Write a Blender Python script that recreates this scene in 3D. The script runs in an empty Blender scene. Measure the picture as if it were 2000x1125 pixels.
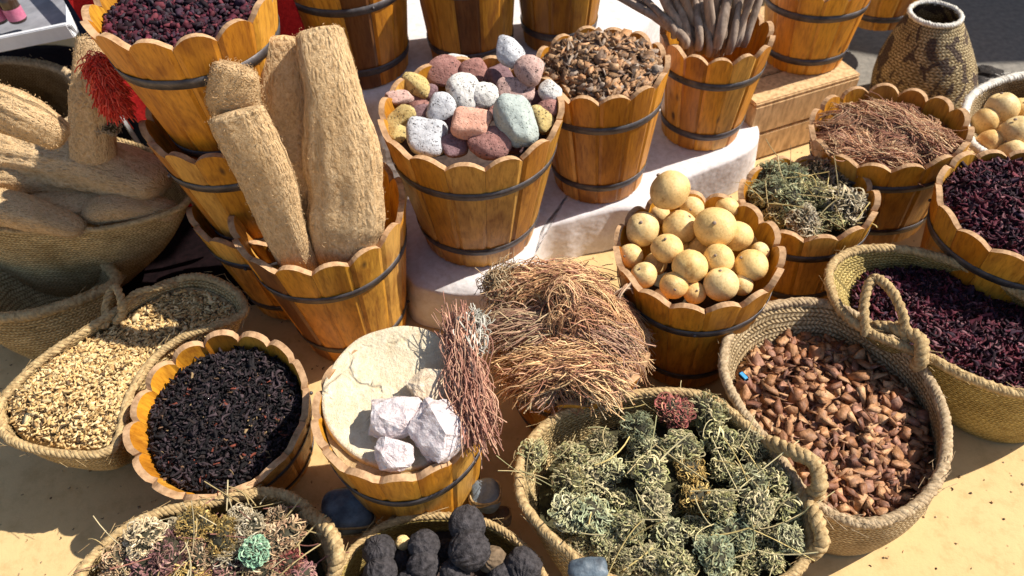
import bpy, math, random
import numpy as np
from mathutils import Vector, Matrix, Quaternion, Euler
S = bpy.context.scene
COL = S.collection
rng = np.random.default_rng(7)
random.seed(7)
PI = math.pi
# ------------------------------------------------------------------ camera
CAM_H, F_PX, PITCH, ROLL = 1.2, 1400.0, math.radians(48.5), math.radians(-3)
fwd = Vector((0, math.cos(PITCH), -math.sin(PITCH)))
rgt0 = Vector((1, 0, 0)); up0 = rgt0.cross(fwd)
rgt = rgt0*math.cos(ROLL) + up0*math.sin(ROLL)
up = -rgt0*math.sin(ROLL) + up0*math.cos(ROLL)
cd = bpy.data.cameras.new('camera'); cam = bpy.data.objects.new('camera', cd); COL.objects.link(cam)
cd.sensor_width = 36; cd.lens = F_PX/2000*36; cd.clip_start = 0.02; cd.clip_end = 200
M = Matrix((rgt, up, -fwd)).transposed().to_4x4(); M.translation = (0, 0, CAM_H); cam.matrix_world = M
cd.dof.use_dof = True; cd.dof.focus_distance = 1.12; cd.dof.aperture_fstop = 4.5
S.camera = cam
# ------------------------------------------------------------------ light
SUN_EL, SUN_AZ = math.radians(47), math.radians(13)      # azimuth: angle from +X towards +Y
sd = Vector((math.cos(SUN_EL)*math.cos(SUN_AZ), math.cos(SUN_EL)*math.sin(SUN_AZ), math.sin(SUN_EL)))
w = bpy.data.worlds.new('World'); S.world = w; w.use_nodes = True
nt = w.node_tree; bg = nt.nodes['Background']; bg.inputs[1].default_value = 0.085
sky = nt.nodes.new('ShaderNodeTexSky'); sky.sky_type = 'NISHITA'; sky.sun_disc = False
sky.sun_elevation = SUN_EL; sky.sun_rotation = PI/2 - SUN_AZ
nt.links.new(sky.outputs[0], bg.inputs[0])
sl = bpy.data.lights.new('sun', 'SUN'); sl.energy = 5.0; sl.angle = math.radians(0.5); sl.color = (1, .94, .84)
so = bpy.data.objects.new('sun', sl); COL.objects.link(so); so.rotation_euler = sd.to_track_quat('Z', 'Y').to_euler()
S.view_settings.view_transform = 'Standard'; S.view_settings.look = 'None'; S.view_settings.gamma = 1
S.view_settings.exposure = 0.5

# ------------------------------------------------------------------ geometry helpers
def ray(u, v): return fwd*F_PX + rgt*(u-1000) - up*(v-562.5)
def P(u, v, z):                       # where the sight line through a photo pixel meets height z
    d = ray(u, v); return Vector((0, 0, CAM_H)) + d*((z-CAM_H)/d.z)
def PY(u, v, y):
    d = ray(u, v); return Vector((0, 0, CAM_H)) + d*(y/d.y)
def mpp(p): return (Vector(p)-Vector((0, 0, CAM_H))).dot(fwd)/F_PX    # metres per pixel at a point
A = np.array
def srgb(r, g, b):
    f = lambda c: (c/255/12.92) if c/255 <= .04045 else ((c/255+.055)/1.055)**2.4
    return (f(r), f(g), f(b))

def mk(name, V, F, mats, parent=None, col=None, uv=None, smooth=False, mi=None, rnd=None, loc=None, rot=None):
    me = bpy.data.meshes.new(name)
    V = np.asarray(V, dtype=np.float32).reshape(-1, 3)
    if isinstance(F, np.ndarray):
        n, k = F.shape
        me.vertices.add(len(V)); me.vertices.foreach_set('co', V.ravel())
        me.loops.add(n*k); me.loops.foreach_set('vertex_index', F.astype(np.int32).ravel())
        me.polygons.add(n); me.polygons.foreach_set('loop_start', np.arange(0, n*k, k, dtype=np.int32))
        me.update(calc_edges=True); me.validate()
    else:
        me.from_pydata(V.tolist(), [], F)
    if not isinstance(mats, (list, tuple)): mats = [mats]
    for m in mats: me.materials.append(m)
    if col is not None:
        c = np.ones((len(V), 4), np.float32); c[:, :3] = col
        a = me.color_attributes.new('col', 'FLOAT_COLOR', 'POINT'); a.data.foreach_set('color', c.ravel())
    if rnd is not None:
        a = me.attributes.new('rnd', 'FLOAT', 'POINT'); a.data.foreach_set('value', np.asarray(rnd, np.float32))
    if uv is not None:               # per-vertex uv, generous for tubes
        l = np.empty(len(me.loops), np.int32); me.loops.foreach_get('vertex_index', l)
        ul = me.uv_layers.new(name='UVMap'); ul.data.foreach_set('uv', np.asarray(uv, np.float32)[l].ravel())
    if mi is not None: me.polygons.foreach_set('material_index', np.asarray(mi, np.int32))
    if smooth: me.polygons.foreach_set('use_smooth', np.ones(len(me.polygons), bool))
    me.update()
    o = bpy.data.objects.new(name, me); COL.objects.link(o)
    if parent: o.parent = parent
    if loc is not None: o.location = loc
    if rot is not None: o.rotation_mode = 'QUATERNION'; o.rotation_quaternion = rot
    return o
def tag(o, label=None, cat=None, group=None, kind=None):
    if label: o['label'] = label
    if cat: o['category'] = cat
    if group: o['group'] = group
    if kind: o['kind'] = kind
    return o
def empty(name, loc, label, cat, group=None, rot=None):
    o = bpy.data.objects.new(name, None); COL.objects.link(o); o.location = loc; o.empty_display_size = .05
    if rot is not None: o.rotation_mode = 'QUATERNION'; o.rotation_quaternion = rot
    return tag(o, label, cat, group)
def copy_tree(o, parent=None):
    c = o.copy(); COL.objects.link(c)
    if parent: c.parent = parent
    for ch in list(o.children): copy_tree(ch, c)
    return c
def quads(n, m, wrap=True, off=0):   # rings m+1 of n verts
    i = np.arange(n if wrap else n-1); j = np.arange(m)
    I, J = np.meshgrid(i, j); I = I.ravel(); J = J.ravel(); K = (I+1) % n
    return np.stack([J*n+I, J*n+K, (J+1)*n+K, (J+1)*n+I], 1)+off
def tris(q): return np.concatenate([q[:, [0, 1, 2]], q[:, [0, 2, 3]]])
def sines(seed, k=6, f=30.):
    r = np.random.default_rng(seed); W = r.normal(size=(k, 3))*f; ph = r.uniform(0, 6.28, k)
    return lambda X: np.sin(X@W.T+ph).mean(-1)*1.4
def spline(pts, n, closed=True):
    p = np.asarray([tuple(q) for q in pts], float); m = len(p); out = []
    segs = m if closed else m-1
    t = np.linspace(0, segs, n, endpoint=not closed)
    for x in t:
        i = min(int(x), segs-1) if not closed else int(x) % m; f = x-int(x) if not (not closed and int(x) >= segs) else 1.
        g = lambda k: p[k % m] if closed else p[max(0, min(m-1, k))]
        a, b, c, d = g(i-1), g(i), g(i+1), g(i+2)
        out.append(.5*((2*b)+(c-a)*f+(2*a-5*b+4*c-d)*f*f+(3*b-a-3*c+d)*f**3))
    return A(out)
def frames(p, closed):
    t = (np.roll(p, -1, 0)-np.roll(p, 1, 0)) if closed else np.gradient(p, axis=0)
    t /= np.linalg.norm(t, axis=1)[:, None]+1e-9
    u = np.zeros_like(t); ref = A([0, 0, 1.]) if abs(t[0, 2]) < .9 else A([1., 0, 0])
    if closed: u = np.cross(np.tile(ref, (len(p), 1)), t); u /= np.linalg.norm(u, axis=1)[:, None]+1e-9
    else:
        c = np.cross(ref, t[0]); c /= np.linalg.norm(c)
        for i in range(len(p)):
            c = c-t[i]*(c@t[i]); c /= np.linalg.norm(c)+1e-9; u[i] = c
    return t, u, np.cross(t, u)
def tube(p, r, sides=6, closed=False):
    p = np.asarray(p, float); n = len(p); r = np.broadcast_to(r, (n,))
    t, u, v = frames(p, closed); a = np.linspace(0, 2*PI, sides, endpoint=False)
    V = p[:, None]+r[:, None, None]*(np.cos(a)[None, :, None]*u[:, None]+np.sin(a)[None, :, None]*v[:, None])
    V = V.reshape(-1, 3); F = quads(sides, n-1)
    if closed:
        i = np.arange(sides); k = (i+1) % sides; F = np.concatenate([F, np.stack([(n-1)*sides+i, (n-1)*sides+k, k, i], 1)])
    return V, F
def join(parts):
    V = []; F = []; o = 0
    for v, f in parts: V.append(v); F.append(f+o); o += len(v)
    return np.concatenate(V), np.concatenate(F)
def rope(pts, r, closed=False, strands=3, pitch=.03, step=.005, seed=0):
    L = A([tuple(q) for q in pts]); d = np.linalg.norm(np.diff(np.vstack([L, L[:1]]) if closed else L, axis=0), axis=1).sum()
    n = max(8, int(d/step)); p = spline(L, n, closed)
    t, u, v = frames(p, closed); s = np.arange(n)/n*max(1, round(d/pitch))*2*PI
    rn = np.random.default_rng(seed); parts = []
    for k in range(strands):
        a = s+k*2*PI/strands; q = p+(u*np.cos(a)[:, None]+v*np.sin(a)[:, None])*r*.55
        rr = r*.62*(1+.12*rn.normal(size=n))
        parts.append(tube(q, rr, 6, closed))
    return join(parts)

# ------------------------------------------------------------------ materials
class NT:
    def __init__(s, name):
        s.m = bpy.data.materials.new(name); s.m.use_nodes = True; s.t = s.m.node_tree; s.b = s.t.nodes['Principled BSDF']
    def n(s, ty, **k):
        x = s.t.nodes.new(ty)
        for a, b in k.items():
            if a.startswith('i_'):
                key = a[2:]; key = int(key) if key.isdigit() else key
                if isinstance(b, bpy.types.NodeSocket): s.t.links.new(b, x.inputs[key])
                else: x.inputs[key].default_value = b
            else: setattr(x, a, b)
        return x
    def math(s, op, a, b=0.0, c=None):
        x = s.n('ShaderNodeMath', operation=op)
        for i, q in enumerate((a, b) if c is None else (a, b, c)):
            if isinstance(q, bpy.types.NodeSocket): s.t.links.new(q, x.inputs[i])
            else: x.inputs[i].default_value = q
        return x.outputs[0]
    def l(s, a, b): s.t.links.new(a, b)
    def mapping(s, vec, scale):
        return s.n('ShaderNodeMapping', i_0=vec, i_Scale=scale).outputs[0]
    def noise(s, vec, scale, detail=4, rough=.6, dist=0):
        return s.n('ShaderNodeTexNoise', i_Vector=vec, i_Scale=scale, i_Detail=detail, i_Roughness=rough, i_Distortion=dist).outputs[0]
    def ramp(s, fac, stops):
        r = s.n('ShaderNodeValToRGB', i_0=fac); e = r.color_ramp.elements
        while len(e) < len(stops): e.new(.5)
        for x, (p, c) in zip(e, stops): x.position = p; x.color = (*c, 1) if len(c) == 3 else c
        return r.outputs[0]
    def mix(s, fac, a, b, bt='MIX'):
        x = s.n('ShaderNodeMix', data_type='RGBA', blend_type=bt)
        for i, q in ((0, fac), (6, a), (7, b)):
            if isinstance(q, bpy.types.NodeSocket): s.t.links.new(q, x.inputs[i])
            else: x.inputs[i].default_value = (*q, 1) if isinstance(q, tuple) and len(q) == 3 else q
        return x.outputs[2]
    def bump(s, h, strength=.5, dist=.002, nrm=None):
        x = s.n('ShaderNodeBump', i_Height=h, i_Strength=strength, i_Distance=dist)
        if nrm: s.l(nrm, x.inputs['Normal'])
        return x.outputs[0]
    def done(s, col=None, rough=.8, bump=None, spec=.3):
        if col is not None:
            if isinstance(col, tuple): s.b.inputs['Base Color'].default_value = (*col, 1)
            else: s.l(col, s.b.inputs['Base Color'])
        if isinstance(rough, bpy.types.NodeSocket): s.l(rough, s.b.inputs['Roughness'])
        else: s.b.inputs['Roughness'].default_value = rough
        s.b.inputs['Specular IOR Level'].default_value = spec
        if bump: s.l(bump, s.b.inputs['Normal'])
        return s.m
    @property
    def obj(s): return s.n('ShaderNodeTexCoord').outputs['Object']
    @property
    def uv(s): return s.n('ShaderNodeTexCoord').outputs['UV']
    def attr(s, name, out='Color'): return s.n('ShaderNodeAttribute', attribute_name=name).outputs[out]

def m_stave():
    k = NT('varnished_wood'); o = k.obj; r = k.attr('rnd', 'Fac')
    cx = k.n('ShaderNodeCombineXYZ', i_0=k.math('MULTIPLY', r, 13.), i_1=k.math('MULTIPLY', r, 7.), i_2=k.math('MULTIPLY', r, 3.)).outputs[0]
    v = k.n('ShaderNodeVectorMath', operation='ADD', i_0=o, i_1=cx).outputs[0]
    g = k.noise(k.mapping(v, (1, 1, .06)), 190, 5, .65, .4)
    g2 = k.noise(k.mapping(v, (1, 1, .25)), 22, 3, .6, 1.2)
    blot = k.noise(k.mapping(v, (1, 1, .5)), 9, 4, .65, .5)
    c = k.attr('col')
    c = k.mix(1., c, k.ramp(g, [(.3, (.62, .52, .42)), (.5, (1, 1, 1)), (.7, (1.15, 1.18, 1.2))]), 'MULTIPLY')
    c = k.mix(1., c, k.ramp(g2, [(.3, (.62, .52, .45)), (.5, (1, 1, 1)), (.72, (1.18, 1.15, 1.1))]), 'MULTIPLY')
    c = k.mix(1., c, k.ramp(blot, [(.28, (.62, .50, .42)), (.42, (1, 1, 1)), (.8, (1.1, 1.1, 1.1))]), 'MULTIPLY')
    kn = k.n('ShaderNodeTexVoronoi', i_Vector=k.mapping(v, (1, 1, .45)), i_Scale=11.).outputs['Distance']
    c = k.mix(k.ramp(kn, [(.03, (1, 1, 1)), (.075, (0, 0, 0))]), c, (.09, .04, .012))
    b = k.bump(g, .35, .0012, k.bump(g2, .25, .003))
    return k.done(c, k.ramp(g2, [(.3, (.55,)*3), (.7, (.36,)*3)]), b, .5)
def m_rawwood(name='sawn_wood', tint=(.50, .31, .17)):
    k = NT(name); g = k.noise(k.mapping(k.obj, (1, 1, .3)), 90, 4, .6)
    c = k.mix(1., tint, k.ramp(g, [(.3, (.6, .55, .5)), (.6, (1.1, 1.1, 1.1))]), 'MULTIPLY')
    return k.done(c, .85, k.bump(g, .4, .0015), .2)
def m_iron():
    k = NT('hoop_iron'); g = k.noise(k.obj, 45, 5, .7)
    c = k.ramp(g, [(.3, (.045, .038, .040)), (.52, (.095, .085, .088)), (.7, (.15, .125, .115))])
    k.b.inputs['Metallic'].default_value = .45; return k.done(c, .5, k.bump(g, .5, .0015), .4)
def m_weave(name, dark, mid, light, row=.0075, sw=.0085, strength=.8, stain=None):
    k = NT(name); sp = k.n('ShaderNodeSeparateXYZ', i_0=k.uv); u, v = sp.outputs[0], sp.outputs[1]
    wob = k.noise(k.mapping(k.uv, (1, 1, 1)), 14, 2, .5)
    v = k.math('ADD', v, k.math('MULTIPLY', wob, .014)); u = k.math('ADD', u, k.math('MULTIPLY', k.noise(k.uv, 35, 2, .5), .010))
    q = k.math('DIVIDE', v, row); fr = k.math('FRACT', q); fl = k.math('FLOOR', q)
    par = k.math('SUBTRACT', k.math('MULTIPLY', k.math('FLOORED_MODULO', fl, 2.), 2.), 1.)
    ph = k.math('ADD', k.math('DIVIDE', u, sw), k.math('MULTIPLY', par, k.math('MULTIPLY', fr, .8)))
    st = k.math('ADD', k.math('MULTIPLY', k.math('SINE', k.math('MULTIPLY', ph, 2*PI)), .5), .5)
    rowp = k.math('POWER', k.math('SINE', k.math('MULTIPLY', fr, PI)), .45)
    h = k.math('MULTIPLY', rowp, k.math('ADD', k.math('MULTIPLY', st, .6), .4))
    fib = k.noise(k.mapping(k.uv, (1, 1, 1)), 420, 3, .7)
    big = k.noise(k.obj, 9, 4, .65)
    hh = k.math('ADD', h, k.math('MULTIPLY', k.math('SUBTRACT', fib, .5), .55))
    c = k.ramp(hh, [(.12, dark), (.5, mid), (.95, light)])
    c = k.mix(1., c, k.ramp(big, [(.32, (.62, .58, .50)), (.55, (1, 1, 1)), (.75, (1.15, 1.1, 1.0))]), 'MULTIPLY'); strp = k.noise(k.mapping(k.uv, (.5, 1.6, 1)), 80, 2, .6); c = k.mix(1., c, k.ramp(strp, [(.3, (.66, .60, .52)), (.55, (1, 1, 1)), (.75, (1.2, 1.18, 1.12))]), 'MULTIPLY')
    if stain: c = k.mix(k.math('MULTIPLY', k.ramp(k.noise(k.mapping(k.obj, (1, 1, .7)), 26, 3, .5, 1.2), [(.50, (0, 0, 0)), (.55, (1, 1, 1))]), .85), c, stain)
    return k.done(c, .88, k.bump(hh, strength, .004), .2)
def m_vc(name='pieces', rough=.8, scale=160, amt=.35, bs=.4, bd=.001, spec=.25):
    k = NT(name); g = k.noise(k.obj, scale, 4, .65)
    c = k.mix(1., k.attr('col'), k.ramp(g, [(.3, (1-amt,)*3), (.7, (1+amt*.6,)*3)]), 'MULTIPLY')
    return k.done(c, rough, k.bump(g, bs, bd), spec)
def m_noise(name, a, b, scale=40, rough=.85, bs=.4, bd=.002, stretch=(1, 1, 1), spec=.25, detail=5):
    k = NT(name); g = k.noise(k.mapping(k.obj, stretch), scale, detail, .65)
    return k.done(k.ramp(g, [(.32, a), (.68, b)]), rough, k.bump(g, bs, bd), spec)
def m_loofah():
    k = NT('loofah_fibre'); f = k.noise(k.mapping(k.uv, (1, .5, 1)), 420, 4, .7, 1.); f2 = k.noise(k.obj, 260, 3, .6); bigg = k.noise(k.mapping(k.uv, (1, .3, 1)), 40, 3, .6, .6)
    c = k.ramp(f, [(.3, (.50, .31, .15)), (.5, (.70, .48, .26)), (.72, (.80, .60, .36))])
    c = k.mix(1., c, k.ramp(bigg, [(.3, (.88, .85, .8)), (.6, (1.03, 1.03, 1.03))]), 'MULTIPLY')
    wv = k.n('ShaderNodeVectorMath', operation='ADD', i_0=k.mapping(k.uv, (1, .42, 1)), i_1=k.n('ShaderNodeVectorMath', operation='SCALE', i_0=k.n('ShaderNodeTexNoise', i_Vector=k.uv, i_Scale=60.).outputs[1], i_Scale=.006).outputs[0]).outputs[0]; ve = k.n('ShaderNodeTexVoronoi', feature='DISTANCE_TO_EDGE', i_Vector=wv, i_Scale=150.).outputs[0]; hole = k.ramp(ve, [(.08, (0, 0, 0)), (.42, (1, 1, 1))]); c = k.mix(k.math('MULTIPLY', hole, .42), c, (.36, .21, .09))
    h = k.math('SUBTRACT', k.math('ADD', k.math('MULTIPLY', f, .6), k.math('MULTIPLY', f2, .5)), k.math('MULTIPLY', hole, .5))
    return k.done(c, .95, k.bump(h, 1., .004, k.bump(bigg, .3, .004)), .1)
def m_pumice(name, c1, c2, pits=1.):
    k = NT(name); vo = k.n('ShaderNodeTexVoronoi', i_Vector=k.obj, i_Scale=210.).outputs['Distance']
    g = k.noise(k.obj, 90, 5, .7); sp = k.noise(k.obj, 300, 2, .6)
    c = k.ramp(g, [(.3, c1), (.7, c2)])
    pit = k.ramp(k.math('ADD', vo, k.math('MULTIPLY', g, .5)), [(.36, (1, 1, 1)), (.52, (0, 0, 0))])
    c = k.mix(k.math('MULTIPLY', pit, .55*pits), c, (.10, .075, .07))
    v2 = k.n('ShaderNodeTexVoronoi', i_Vector=k.obj, i_Scale=95.).outputs['Distance']; pit2 = k.ramp(k.math('ADD', v2, k.math('MULTIPLY', sp, .5)), [(.36, (1, 1, 1)), (.46, (0, 0, 0))])
    c = k.mix(k.math('MULTIPLY', pit2, .7*pits), c, (.09, .07, .065))
    c = k.mix(k.math('MULTIPLY', k.ramp(sp, [(.62, (0, 0, 0)), (.7, (1, 1, 1))]), .5*pits), c, (.12, .09, .09))
    return k.done(c, .92, k.bump(k.math('SUBTRACT', g, k.math('ADD', k.math('MULTIPLY', pit, .7), k.math('MULTIPLY', pit2, .9*pits))), .8, .004), .15)

W_ST = m_stave(); W_RAW = m_rawwood(); W_PINE = m_rawwood('pine_board', (.62, .42, .22)); IRON = m_iron()
STRAW = m_weave('palm_weave', (.24, .155, .06), (.60, .43, .20), (.84, .66, .37))
STRAW2 = m_weave('grey_palm_weave', (.14, .09, .045), (.43, .31, .17), (.68, .54, .34), row=.009)
GOLD = m_weave('golden_palm_weave', (.17, .115, .03), (.46, .34, .11), (.68, .53, .23), row=.007, sw=.008)
VASEM = m_weave('patterned_weave', (.05, .035, .02), (.36, .27, .14), (.66, .54, .34), row=.008, sw=.012, stain=(.05, .03, .032))
ROPE = m_noise('palm_rope', (.26, .165, .07), (.64, .46, .23), 130, .9, .7, .002)
ROPE2 = m_noise('grey_palm_rope', (.25, .17, .09), (.60, .45, .28), 130, .9, .7, .002)
WHT = m_noise('whitewashed_cane', (.5, .45, .38), (.8, .77, .7), 90, .7, .4, .001)
LOOF = m_loofah(); PIECE = m_vc(); PIECE_R = m_vc('bark', .6, 150, .5, .8, .002, .4); FIB = m_vc('fibre', .75, 60, .3, .2, .0006, .3)
GOURD = None
k = NT('gourd_skin'); rnd_ = k.n('ShaderNodeObjectInfo').outputs['Random']; g = k.noise(k.n('ShaderNodeVectorMath', operation='ADD', i_0=k.obj, i_1=k.n('ShaderNodeCombineXYZ', i_0=k.math('MULTIPLY', rnd_, 9.)).outputs[0]).outputs[0], 30, 6, .7); g2 = k.noise(k.obj, 240, 3, .6)
gt = k.ramp(rnd_, [(0., (1., .86, .66)), (.4, (1, 1, 1)), (.7, (.96, .93, .86)), (1., (1.03, .95, .78))])
GOURD = k.done(k.mix(1., gt, k.mix(1., k.ramp(g, [(.30, (.50, .29, .10)), (.40, (.76, .53, .23)), (.6, (.84, .63, .31)), (.72, (.90, .74, .43))]), k.ramp(g2, [(.25, (.72, .68, .6)), (.5, (1, 1, 1))]), 'MULTIPLY'), 'MULTIPLY'), .55, k.bump(g2, .25, .0015, k.bump(g, .35, .006)), .35)
# cloth
k = NT('white_cloth'); g = k.noise(k.obj, 7, 4, .6); g2 = k.noise(k.obj, 60, 4, .7)
CLOTH = k.done(k.mix(1., (.74, .71, .72), k.ramp(g2, [(.3, (.80, .77, .73)), (.6, (1, 1, 1))]), 'MULTIPLY'), .8, k.bump(g, .6, .016, k.bump(g2, .2, .002)), .3)
# ground
k = NT('plaster_ground'); o = k.obj; g = k.noise(o, 2.2, 5, .6); g2 = k.noise(o, 28, 6, .7); g3 = k.noise(o, 160, 3, .7)
spk = k.n('ShaderNodeTexVoronoi', i_Vector=o, i_Scale=34.).outputs['Distance']
c = k.ramp(g, [(.3, (.60, .41, .19)), (.7, (.68, .48, .235))])
c = k.mix(1., c, k.ramp(g2, [(.28, (.80, .76, .70)), (.5, (1, 1, 1)), (.75, (1.06, 1.06, 1.05))]), 'MULTIPLY')
c = k.mix(k.math('MULTIPLY', k.ramp(spk, [(.035, (1, 1, 1)), (.08, (0, 0, 0))]), .55), c, (.17, .10, .05))
GROUND = k.done(c, .9, k.bump(g2, .35, .004, k.bump(g3, .3, .001)), .2)
GREYGRD = m_noise('grey_surface', (.17, .155, .135), (.27, .245, .21), 60, .9, .5, .003)
P_COL = {'white': m_pumice('pumice_white', (.62, .60, .56), (.78, .76, .72)), 'grey': m_pumice('pumice_grey', (.42, .43, .46), (.66, .66, .68)),
 'mauve': m_pumice('pumice_mauve', (.28, .13, .11), (.42, .22, .19)), 'pink': m_pumice('pumice_pink', (.46, .28, .24), (.66, .46, .40)),
 'yellow': m_pumice('pumice_yellow', (.50, .36, .13), (.66, .52, .24)), 'peach': m_pumice('pumice_peach', (.66, .32, .22), (.74, .44, .33), .25),
 'green': m_pumice('pumice_green', (.36, .41, .38), (.50, .55, .51), .3), 'plum': m_pumice('pumice_plum', (.18, .10, .11), (.28, .18, .19), .3)}
CRY = m_noise('raw_crystal', (.50, .40, .40), (.80, .73, .72), 75, .45, 1., .005, spec=.6)
CRY.node_tree.nodes['Principled BSDF'].inputs['Subsurface Weight'].default_value = .25
CRY.node_tree.nodes['Principled BSDF'].inputs['Subsurface Radius'].default_value = (.02, .015, .012)
CRYY = m_noise('amber_crystal', (.58, .42, .26), (.82, .68, .50), 75, .45, 1., .005, spec=.6)
k = NT('cream_paste'); g = k.noise(k.obj, 60, 6, .75); g2 = k.noise(k.obj, 14, 4, .6, .6); g3 = k.noise(k.obj, 340, 3, .7)
c = k.ramp(g, [(.3, (.66, .51, .31)), (.62, (.84, .73, .53))]); c = k.mix(k.math('MULTIPLY', k.ramp(g3, [(.60, (0, 0, 0)), (.72, (1, 1, 1))]), .5), c, (.34, .22, .10))
crk = k.n('ShaderNodeTexVoronoi', feature='DISTANCE_TO_EDGE', i_Vector=k.n('ShaderNodeVectorMath', operation='ADD', i_0=k.obj, i_1=k.n('ShaderNodeVectorMath', operation='SCALE', i_0=k.n('ShaderNodeTexNoise', i_Vector=k.obj, i_Scale=18.).outputs[1], i_Scale=.06).outputs[0]).outputs[0], i_Scale=16.).outputs[0]
ck = k.math('MULTIPLY', k.ramp(crk, [(.01, (1, 1, 1)), (.05, (0, 0, 0))]), k.ramp(g2, [(.5, (0, 0, 0)), (.6, (1, 1, 1))])); c = k.mix(k.math('MULTIPLY', ck, .35), c, (.26, .17, .08))
SACK = k.done(c, .95, k.bump(k.math('SUBTRACT', g, k.math('MULTIPLY', ck, .5)), .9, .005, k.bump(g3, .5, .0012)), .15)
BLACKB = m_noise('charred_skin', (.014, .012, .013), (.085, .075, .078), 110, .85, 1., .006)
STICK = m_noise('stick_bark', (.17, .12, .088), (.42, .32, .25), 70, .85, .6, .002, (1, 1, .2))
WHITEP = m_noise('white_paint', (.70, .70, .72), (.80, .80, .82), 30, .5, .1, .001)
RED = m_noise('red_wool', (.34, .008, .010), (.55, .02, .018), 120, .95, .7, .003)
REDL = m_noise('scarlet_wool', (.55, .03, .02), (.80, .09, .05), 160, .95, .8, .003)
NAVY = m_noise('navy_cloth', (.008, .014, .04), (.02, .035, .08), 60, .9, .4, .002)
GREYFILM = m_noise('blue_grey_film', (.015, .022, .035), (.20, .26, .31), 22, .55, .6, .006, spec=.6)
DARKB = m_noise('dark_scrap', (.01, .008, .008), (.045, .035, .03), 40, .8, .8, .01)
TAPE = m_noise('blue_tape', (.06, .30, .62), (.10, .42, .75), 30, .4, .1, .001)
SLATE = m_noise('slate_chunk', (.05, .07, .09), (.26, .31, .36), 20, .55, 1., .006, spec=.5)

# ------------------------------------------------------------------ wooden buckets
TONES = [(0.583, 0.256, 0.021), (0.544, 0.228, 0.017), (0.642, 0.31, 0.035), (0.486, 0.189, 0.013), (0.583, 0.276, 0.024), (0.661, 0.349, 0.068)]
DARKT = (.17, .065, .016)
def make_bucket(name, base, rim, r_top, label, n=15, amp=.016, seed=0, r_ratio=.68, tone=1., darks=(), group='scalloped wooden buckets of the display', phase=None, hoops=(.74, .17)):
    rn = np.random.default_rng(100+seed)
    base = Vector(base); rim = Vector(rim); ax = rim-base; Hh = ax.length
    rot = ax.to_track_quat('Z', 'Y'); rot = Vector((0, 0, 1)).rotation_difference(ax.normalized())
    e = empty('wooden_bucket', base, label, 'bucket', group, rot)
    tone = tone*rn.uniform(.86, 1.12); r_bot = r_top*r_ratio; th = .011; K = 9; R = 7; ph = rn.uniform(0, 1) if phase is None else phase
    V = []; F = []; C = []; RN = []; MI = []
    for s in range(n):
        col = A(TONES[rn.integers(len(TONES))])*rn.uniform(.82, 1.12)*tone
        if s in darks: col = A(DARKT)
        rv = rn.uniform(0, 10); o = len(V); aw = rn.uniform(.85, 1.12)
        dz = rn.uniform(-.0035, .0035)
        for side in (0, 1):
            for j in range(R+1):
                for i in range(K):
                    t = i/(K-1); ang = 2*PI*(s+ph+.004+t*.992)/n
                    lobe = 1-abs(2*t-1)**2.3
                    top = Hh+amp*1.1*aw*(lobe-.7)+dz
                    z = top*j/R if j < R else top
                    r = r_bot+(r_top-r_bot)*z/Hh
                    flat = math.cos(PI/n)/math.cos((t-.5)*2*PI/n)     # staves are flat boards
                    r *= .45+.55*flat/math.cos(PI/n)*1.0
                    edge = .0030*max(0, 1-min(t, 1-t)*9)**1.5
                    r -= edge
                    if side: r -= th
                    V.append((r*math.cos(ang), r*math.sin(ang), z)); C.append(col*(1 if not side else .95)); RN.append(rv)
        def idx(sd, j, i): return o+sd*(R+1)*K+j*K+i
        for i in range(K-1):
            for j in range(R):
                F.append((idx(0, j, i), idx(0, j, i+1), idx(0, j+1, i+1), idx(0, j+1, i))); MI.append(0)
                F.append((idx(1, j, i+1), idx(1, j, i), idx(1, j+1, i), idx(1, j+1, i+1))); MI.append(0)
            F.append((idx(0, R, i), idx(0, R, i+1), idx(1, R, i+1), idx(1, R, i))); MI.append(1)
            F.append((idx(1, 0, i), idx(1, 0, i+1), idx(0, 0, i+1), idx(0, 0, i))); MI.append(1)
        for i in (0, K-1):
            for j in range(R):
                F.append((idx(0, j, i), idx(0, j+1, i), idx(1, j+1, i), idx(1, j, i))); MI.append(1)
    mk('staves', V, F, [W_ST, W_RAW], e, col=A(C), rnd=RN, mi=MI)
    m = 64; a = np.linspace(0, 2*PI, m, endpoint=False)
    for hf in hoops:
        hw = .0088; z0 = Hh*hf; rr = []
        for dz, dr in ((-hw, .0005), (-hw, .0015), (hw, .0015), (hw, .0005)):
            r = r_bot+(r_top-r_bot)*(z0+dz)/Hh+dr+.0008
            wob = .0006*np.sin(a*5+seed)
            rr.append(np.stack([(r+wob)*np.cos(a), (r+wob)*np.sin(a), np.full(m, z0+dz)+.0012*np.sin(a*2+seed*1.7)], 1))
        h = mk('hoop', np.concatenate(rr), quads(m, 3), IRON, e)
        ang = -1.2+seed*.7+hf*3; r = r_bot+(r_top-r_bot)*z0/Hh+.005
        q, f = sphere(8, 6); mk('rivet', q*A([.0035, .0035, .0035])+A([r*math.cos(ang), r*math.sin(ang), z0]), f, IRON, h, smooth=True)
    m = 40; a = np.linspace(0, 2*PI, m, endpoint=False); rb = r_bot-.004
    D = np.concatenate([[[0, 0, .012]], np.stack([rb*np.cos(a), rb*np.sin(a), np.full(m, .012)], 1)])
    mk('bottom_board', D, [(0, i+1, (i+1) % m+1) for i in range(m)], W_RAW, e)
    e['_r'] = r_top; 
    return dict(e=e, base=base, rim=rim, r=r_top, rb=r_bot, h=Hh, rot=rot, th=th)
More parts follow.
